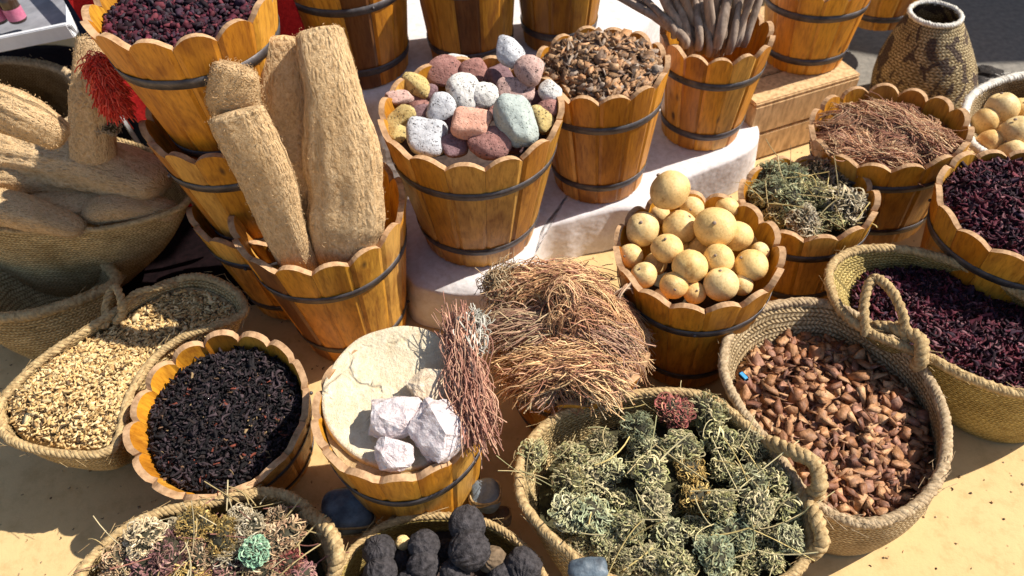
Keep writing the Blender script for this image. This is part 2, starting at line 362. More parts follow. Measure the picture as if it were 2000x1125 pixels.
def bucket_loop(b, frac, n=72, inset=.013):
    a = np.linspace(0, 2*PI, n, endpoint=False); r = b['rb']+(b['r']-b['rb'])*frac-inset
    z = b['h']*frac
    return A([tuple(b['base']+b['rot']@Vector((r*math.cos(t), r*math.sin(t), z))) for t in a])
def sphere(n=24, m=16):
    th = np.linspace(0, PI, m+1)[1:-1]; a = np.linspace(0, 2*PI, n, endpoint=False)
    V = np.stack([np.outer(np.sin(th), np.cos(a)), np.outer(np.sin(th), np.sin(a)), np.outer(np.cos(th), np.ones(n))], -1).reshape(-1, 3)
    F = quads(n, m-2)[:, ::-1].tolist(); t = len(V); V = np.vstack([V, [[0, 0, 1], [0, 0, -1]]])
    for i in range(n):
        F.append([t, i, (i+1) % n]); F.append([t+1, (m-2)*n+(i+1) % n, (m-2)*n+i])
    return V, F

# ------------------------------------------------------------------ woven baskets
def basket(name, rim_px, z, base_px, r_base, label, mat=None, rmat=None, bulge=.02, seed=0, rope_r=.009, zvar=None, handles=(), group='palm leaf baskets of the display', rows=18, zbase=0., pitch=.028):
    mat = mat or STRAW; rmat = rmat or ROPE
    pts = []
    for i, (u, v) in enumerate(rim_px):
        zz = z+(zvar[i] if zvar else 0); pts.append(P(u, v, zz))
    N = 120; L = spline(pts, N)
    c = P(*base_px, zbase); cc = L.mean(0)
    ang = np.arctan2(L[:, 1]-cc[1], L[:, 0]-cc[0]); B = np.stack([c.x+r_base*np.cos(ang), c.y+r_base*np.sin(ang), np.full(N, zbase+.004)], 1)
    nz = sines(seed+50, 5, 14.)
    ds = np.linalg.norm(np.roll(L, -1, 0)-L, axis=1); cu = np.concatenate([[0], np.cumsum(ds)[:-1]])
    def ring(f, inset=0.):
        g = f**.85; p = B*(1-f)+L*f
        out = (p-A([*p.mean(0)[:2], 0]))*A([1, 1, 0]); out /= np.linalg.norm(out, axis=1)[:, None]+1e-9
        p = p+out*(bulge*math.sin(PI*min(1, f*.95))-inset)
        p = p+out*(nz(p)*.004*math.sin(PI*f))[:, None]
        return p
    e = empty(name, c, label, 'basket', group); cl = A(tuple(c))
    V = []; UV = []
    for j in range(rows+1):
        f = j/rows; V.append(ring(f)); UV.append(np.stack([cu, np.full(N, f*(z-zbase)*1.15)], 1))
    for j in range(rows, -1, -1):
        f = j/rows; V.append(ring(f, .008)); UV.append(np.stack([cu, np.full(N, f*(z-zbase)*1.15)], 1))
    V = np.concatenate(V)-cl; UV = np.concatenate(UV); F = quads(N, 2*rows+1)
    # bottom disc
    mk('woven_body', V, F, mat, e, uv=UV, smooth=True)
    a = np.vstack([[0, 0, .006], ring(0, .004)-cl]); mk('woven_bottom', a, [(0, i+1, (i+1) % N+1) for i in range(N)], mat, e, uv=a[:, :2])
    RL = ring(1.)+A([0, 0, .001]); rv, rf = rope(RL, rope_r*.8, True, 4, pitch, .005, seed)
    rn = np.random.default_rng(seed+5); nf = 340; ii = rn.integers(0, N, nf); d = rn.normal(size=(nf, 3))*A([1, 1, .7]); d /= np.linalg.norm(d, axis=1)[:, None]; tg = np.roll(RL, -1, 0)-RL; tg /= np.linalg.norm(tg, axis=1)[:, None]; d = d*.5+tg[ii]*rn.choice([-1, 1], (nf, 1)); t = np.linspace(0, 1, 4)
    fp = RL[ii][:, None]+rn.normal(size=(nf, 1, 3))*rope_r*.5+d[:, None]*t[None, :, None]*rn.uniform(.006, .022, (nf, 1, 1)); fv, ff, _ = strands(fp, .0005*np.ones((nf, 4)), np.zeros((nf, 3)))
    rv, rf = join([(rv, rf), (fv, ff)]); mk('rim_braid', rv-cl, rf, rmat, e, smooth=True)
    for hp, hr in handles:
        hv, hf = rope(hp, hr, False, 3, .03, .005, seed+3); mk('handle', hv-cl, hf, rmat, e, smooth=True)
    return dict(e=e, L=L, ring=ring, z=z, c=c)

# ------------------------------------------------------------------ fills
class Surf:
    def __init__(s, loop, mound=.01, rough=.004, seed=0, f=25., tilt=(0, 0)):
        s.L = np.asarray(loop); s.c = s.L.mean(0); s.m = mound; s.r = rough; s.nz = sines(seed+9, 7, f); s.t = tilt; s.R = np.linalg.norm(s.L-s.c, axis=1).mean()
    def at(s, rho, th):
        n = len(s.L); x = (th/(2*PI) % 1)*n; i = np.floor(x).astype(int) % n; f = (x-np.floor(x))[..., None]
        e = s.L[i]*(1-f)+s.L[(i+1) % n]*f
        p = s.c+(e-s.c)*rho[..., None]
        q = p-s.c
        dz = s.m*(1-rho**2)+s.r*s.nz(p*A([1, 1, 0]))+(s.t[0]*q[..., 0]+s.t[1]*q[..., 1])*(1-rho**4)
        p[..., 2] += dz; return p
    def mesh(s, nr=14, na=72):
        a = np.linspace(0, 2*PI, na, endpoint=False); V = [s.at(np.full(na, 1e-4), a)]
        for j in range(1, nr+1): V.append(s.at(np.full(na, j/nr), a))
        return np.concatenate(V), tris(quads(na, nr))
    def rand(s, n, rn, rmax=.97):
        return s.at(np.sqrt(rn.uniform(0, rmax**2, n)), rn.uniform(0, 2*PI, n))
def rotmats(n, rn, flat=0.):
    # random rotations; flat>0 keeps local z nearly vertical
    yaw = rn.uniform(0, 2*PI, n); tl = rn.normal(size=n)*(1.4*(1-flat)+.05); ta = rn.uniform(0, 2*PI, n)
    ax = np.stack([np.cos(ta), np.sin(ta), np.zeros(n)], 1)
    c, s_ = np.cos(tl), np.sin(tl); Kx = np.zeros((n, 3, 3))
    Kx[:, 0, 2] = ax[:, 1]; Kx[:, 1, 2] = -ax[:, 0]; Kx[:, 2, 0] = -ax[:, 1]; Kx[:, 2, 1] = ax[:, 0]
    Rt = np.eye(3)+s_[:, None, None]*Kx+(1-c)[:, None, None]*(Kx@Kx)
    Z = np.zeros((n, 3, 3)); Z[:, 0, 0] = np.cos(yaw); Z[:, 0, 1] = -np.sin(yaw); Z[:, 1, 0] = np.sin(yaw); Z[:, 1, 1] = np.cos(yaw); Z[:, 2, 2] = 1
    return Rt@Z
def scatter(pos, variants, size, pal, rn, flat=.5, stretch=None, weights=None):
    n = len(pos); R = rotmats(n, rn, flat); pal = A(pal); ci = rn.choice(len(pal), n, p=weights)
    cols = pal[ci]*rn.uniform(.75, 1.25, (n, 1)); sz = size*rn.lognormal(0, .25, n); vi = rn.integers(0, len(variants), n)
    Vs = []; Fs = []; Cs = []; off = 0
    for k, (v, f) in enumerate(variants):
        ids = np.where(vi == k)[0]
        if not len(ids): continue
        X = np.einsum('nij,vj->nvi', R[ids], v)*sz[ids, None, None]+pos[ids, None]
        Vs.append(X.reshape(-1, 3)); m = len(v)
        Fs.append((f[None]+(np.arange(len(ids))*m)[:, None, None]).reshape(-1, 3)+off); off += m*len(ids)
        Cs.append(np.repeat(cols[ids], m, 0))
    return np.concatenate(Vs), np.concatenate(Fs), np.concatenate(Cs)
def v_shard(rn, n=8, w=.22, t=.06, curl=.5):      # curled leaf sliver
    out = []
    for _ in range(n):
        m = 5; x = np.linspace(-.5, .5, m); cz = curl*rn.uniform(-1, 1)*(x**2)*2; cy = curl*rn.uniform(-1, 1)*x**2*2+.1*rn.normal(size=m)
        ww = w*(1-(2*x)**2*.6)*rn.uniform(.6, 1.3); tw = rn.uniform(-2, 2)*x
        a = np.stack([x, cy+ww*np.cos(tw), cz+ww*np.sin(tw)], 1); b = np.stack([x, cy-ww*np.cos(tw), cz-ww*np.sin(tw)], 1)
        c = np.stack([x, cy-t*np.sin(tw), cz+t*2*np.cos(tw)+t], 1)
        V = np.stack([a, b, c], 1).reshape(-1, 3); out.append((V, tris(quads(3, m-1))))
    return out
def v_chip(rn, n=12, th=.11, asp=.8, seg=6):      # irregular thick flake
    out = []
    for _ in range(n):
        a = np.linspace(0, 2*PI, seg, endpoint=False)+rn.uniform(-.45, .45, seg)
        r = rn.uniform(.26, .62, seg); x = r*np.cos(a); y = r*np.sin(a)*rn.uniform(asp*.7, 1)
        cup = rn.uniform(-.5, .6)
        zt = th/2*rn.uniform(.6, 1.3, seg)+cup*(x**2+y**2); zb = -th/2*rn.uniform(.6, 1.3, seg)+cup*(x**2+y**2)
        V = np.concatenate([np.stack([x, y, zb], 1), np.stack([x*.93, y*.93, zt], 1), [[0, 0, th*.5+.05*rn.normal()], [0, 0, -th*.5]]])
        F = tris(quads(seg, 1)).tolist(); k = 2*seg
        for i in range(seg): F.append([seg+i, seg+(i+1) % seg, k]); F.append([(i+1) % seg, i, k+1])
        out.append((V, A(F)))
    return out
def v_chunk(rn, n=16, flat=.25):
    import bmesh
    out = []
    for _ in range(n):
        bm = bmesh.new(); k_ = rn.integers(7, 11); pt = rn.uniform(-.5, .5, (k_, 3)); pt /= np.maximum(1, np.linalg.norm(pt*1.7, axis=1))[:, None]; pt *= A([1.15, .85, flat*rn.uniform(.7, 1.5)])*1.25
        for q in pt: bm.verts.new(q)
        r = bmesh.ops.convex_hull(bm, input=bm.verts); bmesh.ops.delete(bm, geom=[g for g in r['geom_interior'] if isinstance(g, bmesh.types.BMVert)], context='VERTS')
        bmesh.ops.triangulate(bm, faces=bm.faces); bm.verts.index_update()
        out.append((A([tuple(v.co) for v in bm.verts]), A([[v.index for v in f.verts] for f in bm.faces]))); bm.free()
    return out
def v_pellet(rn, n=8, asp=.4):
    out = []
    for _ in range(n):
        V, F = sphere(5, 4); F = A([f if len(f) == 3 else f[:3] for f in F]+[[f[0], f[2], f[3]] for f in F if len(f) == 4])
        V = V*A([.5, .5*asp*rn.uniform(.7, 1.3), .5*asp])*(1+.15*rn.normal(size=(len(V), 1))); out.append((V, F))
    return out
def fill(name, surf, variants, n, size, pal, base_col, label, cat, seed=0, flat=.6, weights=None, mat=None, lift=.5, layers=2):
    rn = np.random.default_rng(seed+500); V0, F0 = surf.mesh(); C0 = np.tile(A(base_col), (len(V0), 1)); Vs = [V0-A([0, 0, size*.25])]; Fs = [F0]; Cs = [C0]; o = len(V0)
    p = surf.rand(n, rn); p[:, 2] += rn.uniform(-.3, lift, n)*size
    v, f, c = scatter(p, variants, size, pal, rn, flat, weights=weights)
    V = np.concatenate(Vs+[v]); F = np.concatenate(Fs+[f+o]); C = np.concatenate(Cs+[c])
    ob = mk(name, V, F, mat or PIECE, col=C); tag(ob, label, cat, kind='stuff'); return ob

# ------------------------------------------------------------------ strands / bundles
def strands(paths, rad, cols, sides=3, flat=1.):
    # paths: (n, m, 3), rad: (n, m) or scalar
    n, m, _ = paths.shape; t = np.gradient(paths, axis=1); t /= np.linalg.norm(t, axis=2)[..., None]+1e-9
    ref = A([.31, .22, .92]); u = np.cross(t, ref); u /= np.linalg.norm(u, axis=2)[..., None]+1e-9; v = np.cross(t, u)
    r = np.broadcast_to(rad, (n, m))[..., None, None]; a = np.linspace(0, 2*PI, sides, endpoint=False)
    V = paths[:, :, None]+r*(np.cos(a)[:, None]*u[:, :, None]+flat*np.sin(a)[:, None]*v[:, :, None])
    q = quads(sides, m-1); F = (q[None]+(np.arange(n)*m*sides)[:, None, None]).reshape(-1, 4)
    return V.reshape(-1, 3), F, np.repeat(cols, m*sides, 0)
PPAL = [(0.46, 0.263, 0.17), (0.38, 0.21, 0.145), (0.54, 0.347, 0.221), (0.3, 0.158, 0.111), (0.6, 0.441, 0.255)]
FPAL = [(0.57, 0.301, 0.143), (0.461, 0.229, 0.117), (0.68, 0.415, 0.197), (0.768, 0.519, 0.26), (0.417, 0.187, 0.117), (0.604, 0.322, 0.188), (0.329, 0.166, 0.081), (0.724, 0.457, 0.242)]
def bundle(ctr, d, length, r, n, label, cat='root bundle', spread=1.6, bend=(0, 0, -.03), pal=FPAL, seed=0, name='fibre_bundle', sr=.0011, group=None, tie=0., m=13, tiew=.6, wig=.012, flatn=.6):
    n = int(n*1.5) if n > 50 else n
    rn = np.random.default_rng(900+seed); ctr = A(tuple(ctr)); d = A(tuple(d)); d = d/np.linalg.norm(d)
    s_ = np.cross(d, [0, 0, 1.]); s_ /= np.linalg.norm(s_); w_ = np.cross(s_, d)
    t = np.linspace(-1, 1, m); q = np.sqrt(rn.uniform(0, 1, n)); a = rn.uniform(0, 2*PI, n)
    k = 1-(1-tiew)*np.exp(-((t-tie)/.22)**2)+(spread-1)*np.abs(t-tie)**1.7
    l = length/2*rn.uniform(.55, 1.02, n); sh = rn.normal(size=n)*.08*length
    off = r*q[:, None]*k[None]
    ang = a[:, None]+rn.uniform(-.5, .5, n)[:, None]*t[None]
    wg = wig*1.3*(np.sin(t[None, :, None]*rn.uniform(1.5, 5, (n, 1, 3))+rn.uniform(0, 6.28, (n, 1, 3)))*rn.normal(size=(n, 1, 3))*.7+np.sin(t[None, :, None]*rn.uniform(6, 11, (n, 1, 3))+rn.uniform(0, 6.28, (n, 1, 3)))*rn.normal(size=(n, 1, 3))*.16)*np.abs(t)[None, :, None]
    bend = A(bend)
    cva = rn.normal(size=(n, 1))*.010; cvb = rn.normal(size=(n, 1))*.008; phs = rn.uniform(0, 6.28, (n, 1)); wv = np.sin(t[None]*rn.uniform(1.5, 4.5, (n, 1))+phs)
    p = ctr+(s_*(cva*wv)[..., None]+w_*(cvb*wv)[..., None]) *(1 if n > 50 else .2)+d*(l[:, None]*t[None]+sh[:, None])[..., None]+(s_*(off*np.cos(ang))[..., None])+(w_*(off*np.sin(ang)*flatn)[..., None])+bend*(t**2)[None, :, None]+wg
    pal = A(pal); c = pal[rn.integers(len(pal), size=n)]*rn.uniform(.7, 1.3, (n, 1))
    V, F, C = strands(p-ctr, sr*.72*rn.uniform(.5, 1.5, (n, 1))*np.linspace(1, 1, m)[None], c)
    o = mk(name, V, F, FIB, col=C, loc=ctr)
    return tag(o, label, cat, group)

# ================================================================== SETTING
def plane(name, x0, x1, y0, y1, z, mat, n=60, amp=0.):
    X, Y = np.meshgrid(np.linspace(x0, x1, n), np.linspace(y0, y1, n)); nz = sines(3, 6, 5.)
    V = np.stack([X.ravel(), Y.ravel(), np.zeros(n*n)+z], 1); V[:, 2] += amp*nz(V)
    i, j = np.meshgrid(np.arange(n-1), np.arange(n-1)); i = i.ravel(); j = j.ravel(); F = np.stack([j*n+i, j*n+i+1, (j+1)*n+i+1, (j+1)*n+i], 1)
    return mk(name, V, F, mat, smooth=True)
tag(plane('ground', -30, 30, -30, 40, 0, GROUND, 40), kind='structure')
tag(plane('grey_ground', .9, 20, 1.72, 30, .002, GREYGRD, 20), kind='structure')  # darker grey sheet laid over the ground at the back right
# loose crumbs on the floor
rn = np.random.default_rng(1)
pos = np.stack([rn.uniform(-1.2, 1.3, 1500), rn.uniform(.2, 1.6, 1500), np.full(1500, .001)], 1)
v, f, c = scatter(pos, v_chip(rn, 6)+v_shard(rn, 6), .0048, [(.20, .11, .05), (.35, .22, .1), (.08, .05, .03), (.5, .35, .2)], rn, .8)
tag(mk('crumbs', v, f, PIECE, col=c), 'tiny brown crumbs strewn over the yellow floor', 'crumbs', kind='stuff')

def draped(name, px_top, z, drop_to, flare, label, seed=0, mat=None, inner=None):
    L = spline([P(u, v, z) for u, v in px_top], 160); c = L.mean(0); nz = sines(seed+70, 8, 9.)
    out = (L-c)*A([1, 1, 0]); out /= np.linalg.norm(out, axis=1)[:, None]
    cu = np.concatenate([[0], np.cumsum(np.linalg.norm(np.diff(L, axis=0), axis=1))])
    rings = [np.tile(c, (160, 1))]
    for k in range(1, 9): rings.append(c+(L-c)*k/8)
    rings[-1][:, 2] -= .003
    for k in range(1, 11):
        f = k/10; fold = np.sin(cu*46+3*np.sin(cu*11))*.0025*f+nz(L*2)*.003*f
        q = L+out*(flare*f**.8+fold)[:, None]; q[:, 2] = z-(z-drop_to)*f; rings.append(q)
    V = np.concatenate(rings); F = quads(160, len(rings)-1)
    o = mk(name, V-A([c[0], c[1], drop_to]), F, mat or CLOTH, smooth=True, loc=(c[0], c[1], drop_to)); return tag(o, label, 'display step', 'cloth covered display steps')
Z1, Z2 = .12, .28
draped('display_step', [(785, 470), (800, 540), (850, 565), (940, 568), (1020, 540), (1055, 450), (1120, 425), (1190, 408), (1260, 400), (1330, 350), (1465, 290), (1475, 235), (1400, 180), (1200, 150), (1000, 180), (830, 300)], Z1, .002, .012, 'white cloth covered step under the pumice, chip and stick buckets', 1)
draped('display_step', [(600, 150), (700, 190), (830, 160), (1010, 125), (1120, 92), (1240, 60), (1290, -60), (1100, -120), (700, -90), (500, 20)], Z2, .01, .02, 'taller white cloth covered step behind the chip bucket', 2)

# pine crate at right of the sticks
def box(name, c, sx, sy, sz, mat, parent=None, rz=0, loc=None, bev=.003):
    import bmesh
    bm = bmesh.new(); bmesh.ops.create_cube(bm, size=1); bmesh.ops.scale(bm, vec=(sx, sy, sz), verts=bm.verts)
    bmesh.ops.bevel(bm, geom=bm.edges[:], offset=bev, segments=2, affect='EDGES')
    bmesh.ops.rotate(bm, matrix=Matrix.Rotation(rz, 3, 'Z'), verts=bm.verts); bmesh.ops.translate(bm, vec=c, verts=bm.verts)
    me = bpy.data.meshes.new(name); bm.to_mesh(me); bm.free(); me.materials.append(mat)
    o = bpy.data.objects.new(name, me); COL.objects.link(o); o.parent = parent
    if loc is not None: o.location = loc
    return o
# ================================================================== BUCKETS
def bk(name, u, v, w, bu, bv, L, label, lean=.5, **kw):
    b = P(bu, bv, L); d = ray(u, v); t = (d.x*b.x+d.y*b.y)/(d.x**2+d.y**2); r = Vector((0, 0, CAM_H))+d*t
    bb = Vector((b.x+(r.x-b.x)*(1-lean), b.y+(r.y-b.y)*(1-lean), L))
    return make_bucket(name, bb, r, w/2*mpp(r)*.985, label, **kw)
def bkz(name, u, v, w, z, L, label, lean=(0, 0), **kw):
    r = P(u, v, z); return make_bucket(name, Vector((r.x+lean[0], r.y+lean[1], L)), r, w/2*mpp(r)*.985, label, **kw)
b_sponge = bk('s', 622, 408, 345, 700, 628, .01, 'empty walled wooden bucket holding three tall standing loofahs', seed=1, darks=(9, 3), amp=.019)
b_pumice = bk('p', 920, 212, 368, 930, 445, Z1+.003, 'wooden bucket heaped with coloured pumice stones on the white step', seed=2, n=15)
b_chips = bk('c', 1172, 122, 272, 1178, 342, Z1+.003, 'tall wooden bucket of brown bark chips, right behind the pumice stones', seed=3, n=14, r_ratio=.72)
b_sticks = bk('k', 1400, 62, 222, 1368, 250, Z1+.003, 'wooden bucket with dry grey sticks standing in it', seed=4, n=14, r_ratio=.74)
b_balls = bk('b', 1363, 482, 332, 1345, 680, .01, 'wooden bucket heaped with round pale yellow gourds', seed=5, n=15)
b_herb = bk('h', 1577, 382, 262, 1568, 545, .01, 'smaller wooden bucket of green dried herb clumps', seed=6, n=13, r_ratio=.74)
b_redf = bk('r', 1735, 244, 294, 1728, 425, .05, 'wooden bucket filled with loose reddish root fibre', seed=7, n=15, r_ratio=.72, tone=.85)
b_tea = bkz('t', 427, 802, 358, .215, .015, lean=(.0, .035), label= 'wooden bucket full of black dried leaves at the lower left', amp=.013, seed=8, n=15)
b_cryst = bk('y', 781, 786, 346, 822, 968, .01, 'wooden bucket topped with cream paste and raw crystals', r_ratio=.74, seed=9, n=15, amp=.012)
b_fiber = bkz('f', 1115, 662, 312, .215, .01, 'wooden bucket buried under brown root bundles in the centre', seed=10, n=15)
b_hib2 = bkz('q', 2015, 400, 350, .30, .04, 'wooden bucket of dark purple petals at the right edge', seed=11, n=15, amp=.012)
# the stack of three at the upper left: each stands in the one below
b_tl = bkz('tl', 352, -6, 372, .69, .42, 'topmost bucket of the tall stack, full of dark dried berries', seed=12, n=14, r_ratio=.62, tone=1.05)
def under(b, dz, label, sc, seed, h=.27):
    return make_bucket('u', b['base']+Vector((0, 0, dz)), b['base']+Vector((0, 0, dz+h)), b['r']*sc, label, seed=seed, n=14, r_ratio=.66)
b_tl2 = under(b_tl, -.205, 'middle bucket of the tall stack, nested under the berry bucket', .97, 13)
b_tl3 = under(b_tl2, -.2, 'lowest bucket of the tall stack, deep in the shade', .97, 14)
# back row on the taller step
b_A = bkz('A', 664, -95, 262, Z2+.27, Z2+.003, 'wooden bucket on the back step behind the loofahs', seed=15, n=14, r_ratio=.76, darks=(10,))
b_B = bkz('B', 903, -120, 222, Z2+.27, Z2+.003, 'back step bucket with one dark stave, behind the pumice stones', seed=16, n=13, r_ratio=.80, phase=.3, darks=(9,))
b_C = bkz('C', 1095, -150, 205, Z2+.27, Z2+.003, 'wooden bucket with shade toned into its wood, on the back step above the bark chips', seed=17, n=13, r_ratio=.76, tone=.6)  # low tone puts the shade into the wood colour
b_D = bk('D', 1605, -52, 212, 1572, 108, .185, 'wooden bucket standing on the pine box', seed=18, n=14, r_ratio=.76)
b_E = bk('E', 1752, -110, 180, 1722, 35, .12, 'partly hidden bucket farthest right in the back row', seed=19, n=13, tone=.85)

# pine box under bucket D
c0 = P(1530, 190, .18); cx = empty('pine_crate', (c0.x, c0.y, 0), 'pale pine crate under the bucket beside the patterned vase basket', 'crate')
bl = P(1478, 208, .18); br = P(1600, 172, .18)
dirv = Vector((br.x-bl.x, br.y-bl.y, 0)); rz = math.atan2(dirv.y, dirv.x); ux = dirv.normalized(); uy = Vector((-ux.y, ux.x, 0))
org = Vector((bl.x, bl.y, 0)); Wd, Dp = .31, .36
def cb(nm, x, y, z, sx, sy, sz): 
    p = org+ux*x+uy*y-Vector((c0.x, c0.y, 0)); return box(nm, (p.x, p.y, z), sx, sy, sz, W_PINE, cx, rz)
cb('front_board', Wd/2, .008, .132, Wd, .014, .084); cb('front_board', Wd/2, .008, .045, Wd, .014, .08)
cb('side_board', .008, Dp/2+.01, .09, .014, Dp, .17); cb('side_board', Wd-.008, Dp/2+.01, .09, .014, Dp, .17); cb('back_board', Wd/2, Dp+.016, .09, Wd, .014, .17)
for i in range(4): cb('top_slat', Wd/2, .05+i*.1, .1785, Wd, .094, .010)

# ================================================================== FILLS IN BUCKETS
BLACKP = [(.010, .008, .009), (.020, .016, .018), (.035, .024, .028), (.06, .04, .045), (.008, .007, .008), (.028, .018, .016)]
TEA = BLACKP+[(.16, .09, .05), (.30, .2, .10), (.2, .05, .03)]
HIB = [(.030, .008, .014), (.06, .012, .022), (.10, .016, .03), (.018, .007, .012), (.045, .02, .035), (.14, .03, .04), (.20, .09, .10)]
rv = np.random.default_rng(3)
SH = v_shard(rv, 10); CH = v_chip(rv, 6)+v_chunk(rv, 22); PE = v_pellet(rv, 8); CHT = v_chip(rv, 10, .3, .6, 6)
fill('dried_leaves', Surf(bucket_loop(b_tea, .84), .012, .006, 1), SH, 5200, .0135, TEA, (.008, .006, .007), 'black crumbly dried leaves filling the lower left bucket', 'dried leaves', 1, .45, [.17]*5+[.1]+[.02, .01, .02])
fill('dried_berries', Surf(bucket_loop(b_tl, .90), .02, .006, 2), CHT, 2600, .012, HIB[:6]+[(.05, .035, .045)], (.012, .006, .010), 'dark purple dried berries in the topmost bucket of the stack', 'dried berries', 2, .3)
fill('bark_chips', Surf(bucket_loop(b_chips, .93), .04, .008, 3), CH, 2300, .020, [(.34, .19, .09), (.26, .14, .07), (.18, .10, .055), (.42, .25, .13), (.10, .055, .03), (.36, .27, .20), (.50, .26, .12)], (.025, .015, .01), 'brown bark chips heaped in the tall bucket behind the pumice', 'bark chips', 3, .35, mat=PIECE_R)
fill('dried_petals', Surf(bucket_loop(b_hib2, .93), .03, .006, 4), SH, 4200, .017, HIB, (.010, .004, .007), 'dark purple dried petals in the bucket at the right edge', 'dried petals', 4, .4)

# red fibre bucket: loose strands + one bundle
def tangle(name, surf, n, label, cat, pal, seed, length=.1, sr=.0009, m=10, lift=.012, dirn=None, spread=3.14, curl=.5, kind='stuff', hang=0., rmax=1.0):
    rn = np.random.default_rng(seed+40); p0 = surf.rand(n, rn, rmax); a = (rn.uniform(-spread, spread, n)+(dirn or 0)); t = np.linspace(-.5, .5, m); lk = np.arange(n)//16; g_ = lk.max()+1; p0 = p0[lk*16]+rn.normal(size=(n, 3))*A([.0055, .0055, .003]); a = a[lk*16]+rn.normal(size=n)*.16; lz = rn.uniform(-.2, 1.2, g_)[lk]
    L = length*rn.uniform(.6, 1.3, n); da = (rn.normal(size=g_)*curl)[lk]+rn.normal(size=n)*.2
    aa = a[:, None]+da[:, None]*t[None]*2; x = L[:, None]*t[None]*np.cos(aa); y = L[:, None]*t[None]*np.sin(aa)
    X = p0[:, None, 0]+x; Y = p0[:, None, 1]+y
    q = np.stack([X, Y], -1)-surf.c[:2]; rr = np.linalg.norm(q, axis=-1)/surf.R
    Zs = surf.c[2]+surf.m*(1-np.clip(rr, 0, 1.06)**2)+lz[:, None]*lift+rn.uniform(-.2, 1., n)[:, None]*(1-(2*t)**2)[None]*lift-hang*np.clip(rr-1., 0, 1)*1.
    paths = np.stack([X, Y, Zs], -1)+np.sin(t[None, :, None]*rn.uniform(3, 11, (n, 1, 3))+rn.uniform(0, 6.28, (n, 1, 3)))*rn.normal(size=(n, 1, 3))*.0028
    pl = A(pal); c = pl[np.where(rn.uniform(size=n) < .6, rn.integers(len(pl), size=g_)[lk], rn.integers(len(pl), size=n))]*rn.uniform(.6, 1.3, (n, 1))
    V, F, C = strands(paths, sr*rn.uniform(.6, 1.5, (n, 1))*np.ones((1, m)), c)
    V0, F0 = surf.mesh(); F0q = np.concatenate([F0, F0[:, 2:3]], 1) if False else None
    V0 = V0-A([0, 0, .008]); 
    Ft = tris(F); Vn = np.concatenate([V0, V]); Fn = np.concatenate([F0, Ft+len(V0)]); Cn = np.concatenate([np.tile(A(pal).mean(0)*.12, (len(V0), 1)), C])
    o = mk(name, Vn, Fn, FIB, col=Cn); return tag(o, label, cat, kind=kind)
RPAL = [(0.506, 0.25, 0.143), (0.391, 0.188, 0.104), (0.632, 0.375, 0.208), (0.713, 0.5, 0.286), (0.322, 0.138, 0.091), (0.46, 0.275, 0.182)]
s_redf = Surf(bucket_loop(b_redf, .84), .02, .006, 5)
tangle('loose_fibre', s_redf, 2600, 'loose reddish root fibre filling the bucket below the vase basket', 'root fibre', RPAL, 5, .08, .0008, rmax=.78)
def at_surf(s, px, dz=0):
    p = P(*px, s.c[2]); return Vector((p.x, p.y, s.c[2]+dz))
p1 = P(1700, 215, s_redf.c[2]+.03); p2 = P(1860, 300, s_redf.c[2]+.035)
bundle((p1+p2)/2, p2-p1, (p2-p1).length*1.0, .026, 420, 'reddish fibre bundle lying in the bucket below the vase basket', seed=1, pal=RPAL, bend=(0, 0, -.01), group='root fibre bundles', tiew=.5)
p1 = P(1610, 285, s_redf.c[2]+.02); p2 = P(1800, 320, s_redf.c[2]+.02)
bundle((p1+p2)/2, p2-p1, (p2-p1).length*.85, .02, 260, 'thin loose fibre bundle at the front rim of the reddish fibre bucket', seed=2, pal=RPAL, bend=(0, 0, 0), group='root fibre bundles')

# gourds
def gourd(c, r, label, group, seed, mat=None, elong=1.):
    rn = np.random.default_rng(seed+60); V, F = sphere(28, 18); nz = sines(seed+61, 5, 1.8); nz2 = sines(seed+62, 5, 7.)
    V = V*(1+.05*nz(V)+.014*nz2(V))[:, None]; V *= A([rn.uniform(.92, 1.04), rn.uniform(.92, 1.04), elong*rn.uniform(.86, 1.03)])
    # little calyx dimple and nub at the stem
    top = np.clip(V[:, 2]-.93, 0, 1); V[:, 2] -= top*1.3
    e = mk('gourd', V*r, F, mat or GOURD, smooth=True, loc=c)
    e.rotation_euler = (rn.uniform(-1, 1), rn.uniform(-1, 1), rn.uniform(0, 6))
    a = np.linspace(0, 2*PI, 8, endpoint=False); q, f = sphere(8, 6)
    mk('stem_nub', q*A([.10, .10, .06])*r+A([0, 0, .93*r*elong]), f, STICK, e, smooth=True)
    tag(e, label, 'gourd', group); return e
zr = b_balls['rim'].z
GR = 'pale yellow gourds heaped in the wooden bucket'; GL = 'round pale yellow gourd in the heap inside the wooden bucket'
G = [(1308, 372, 42, .06, 'largest pale yellow gourd, perched on the back left rim of its bucket'), (1255, 447, 34, .01, None), (1327, 445, 34, .005, None), (1396, 445, 41, .035, 'large pale yellow gourd on top in the middle of the heap'), (1420, 405, 23, .0, None),
 (1352, 407, 24, .0, None), (1303, 485, 31, .02, None), (1440, 462, 31, .01, None), (1231, 500, 25, -.01, None), (1258, 538, 26, 0, None), (1347, 520, 35, .02, None), (1403, 506, 31, .02, None),
 (1467, 518, 34, .01, None), (1316, 557, 28, 0, None), (1408, 556, 34, .005, None), (1449, 556, 23, -.01, None), (1484, 492, 19, -.01, None), (1357, 572, 22, -.01, None), (1286, 418, 22, -.02, None), (1370, 480, 25, -.02, None), (1280, 515, 25, -.03, None),
 (1430, 530, 22, -.03, None), (1468, 470, 24, -.04, None), (1380, 410, 20, -.03, None), (1330, 490, 24, -.04, None), (1290, 580, 18, -.02, None)]
for i, (u, v, r, dz, lb) in enumerate(G):
    p = P(u, v, zr-.012+dz); gourd(p, r*mpp(p), lb or GL, GR, i)
Surf0 = Surf(bucket_loop(b_balls, .55), .0, .002, 6)
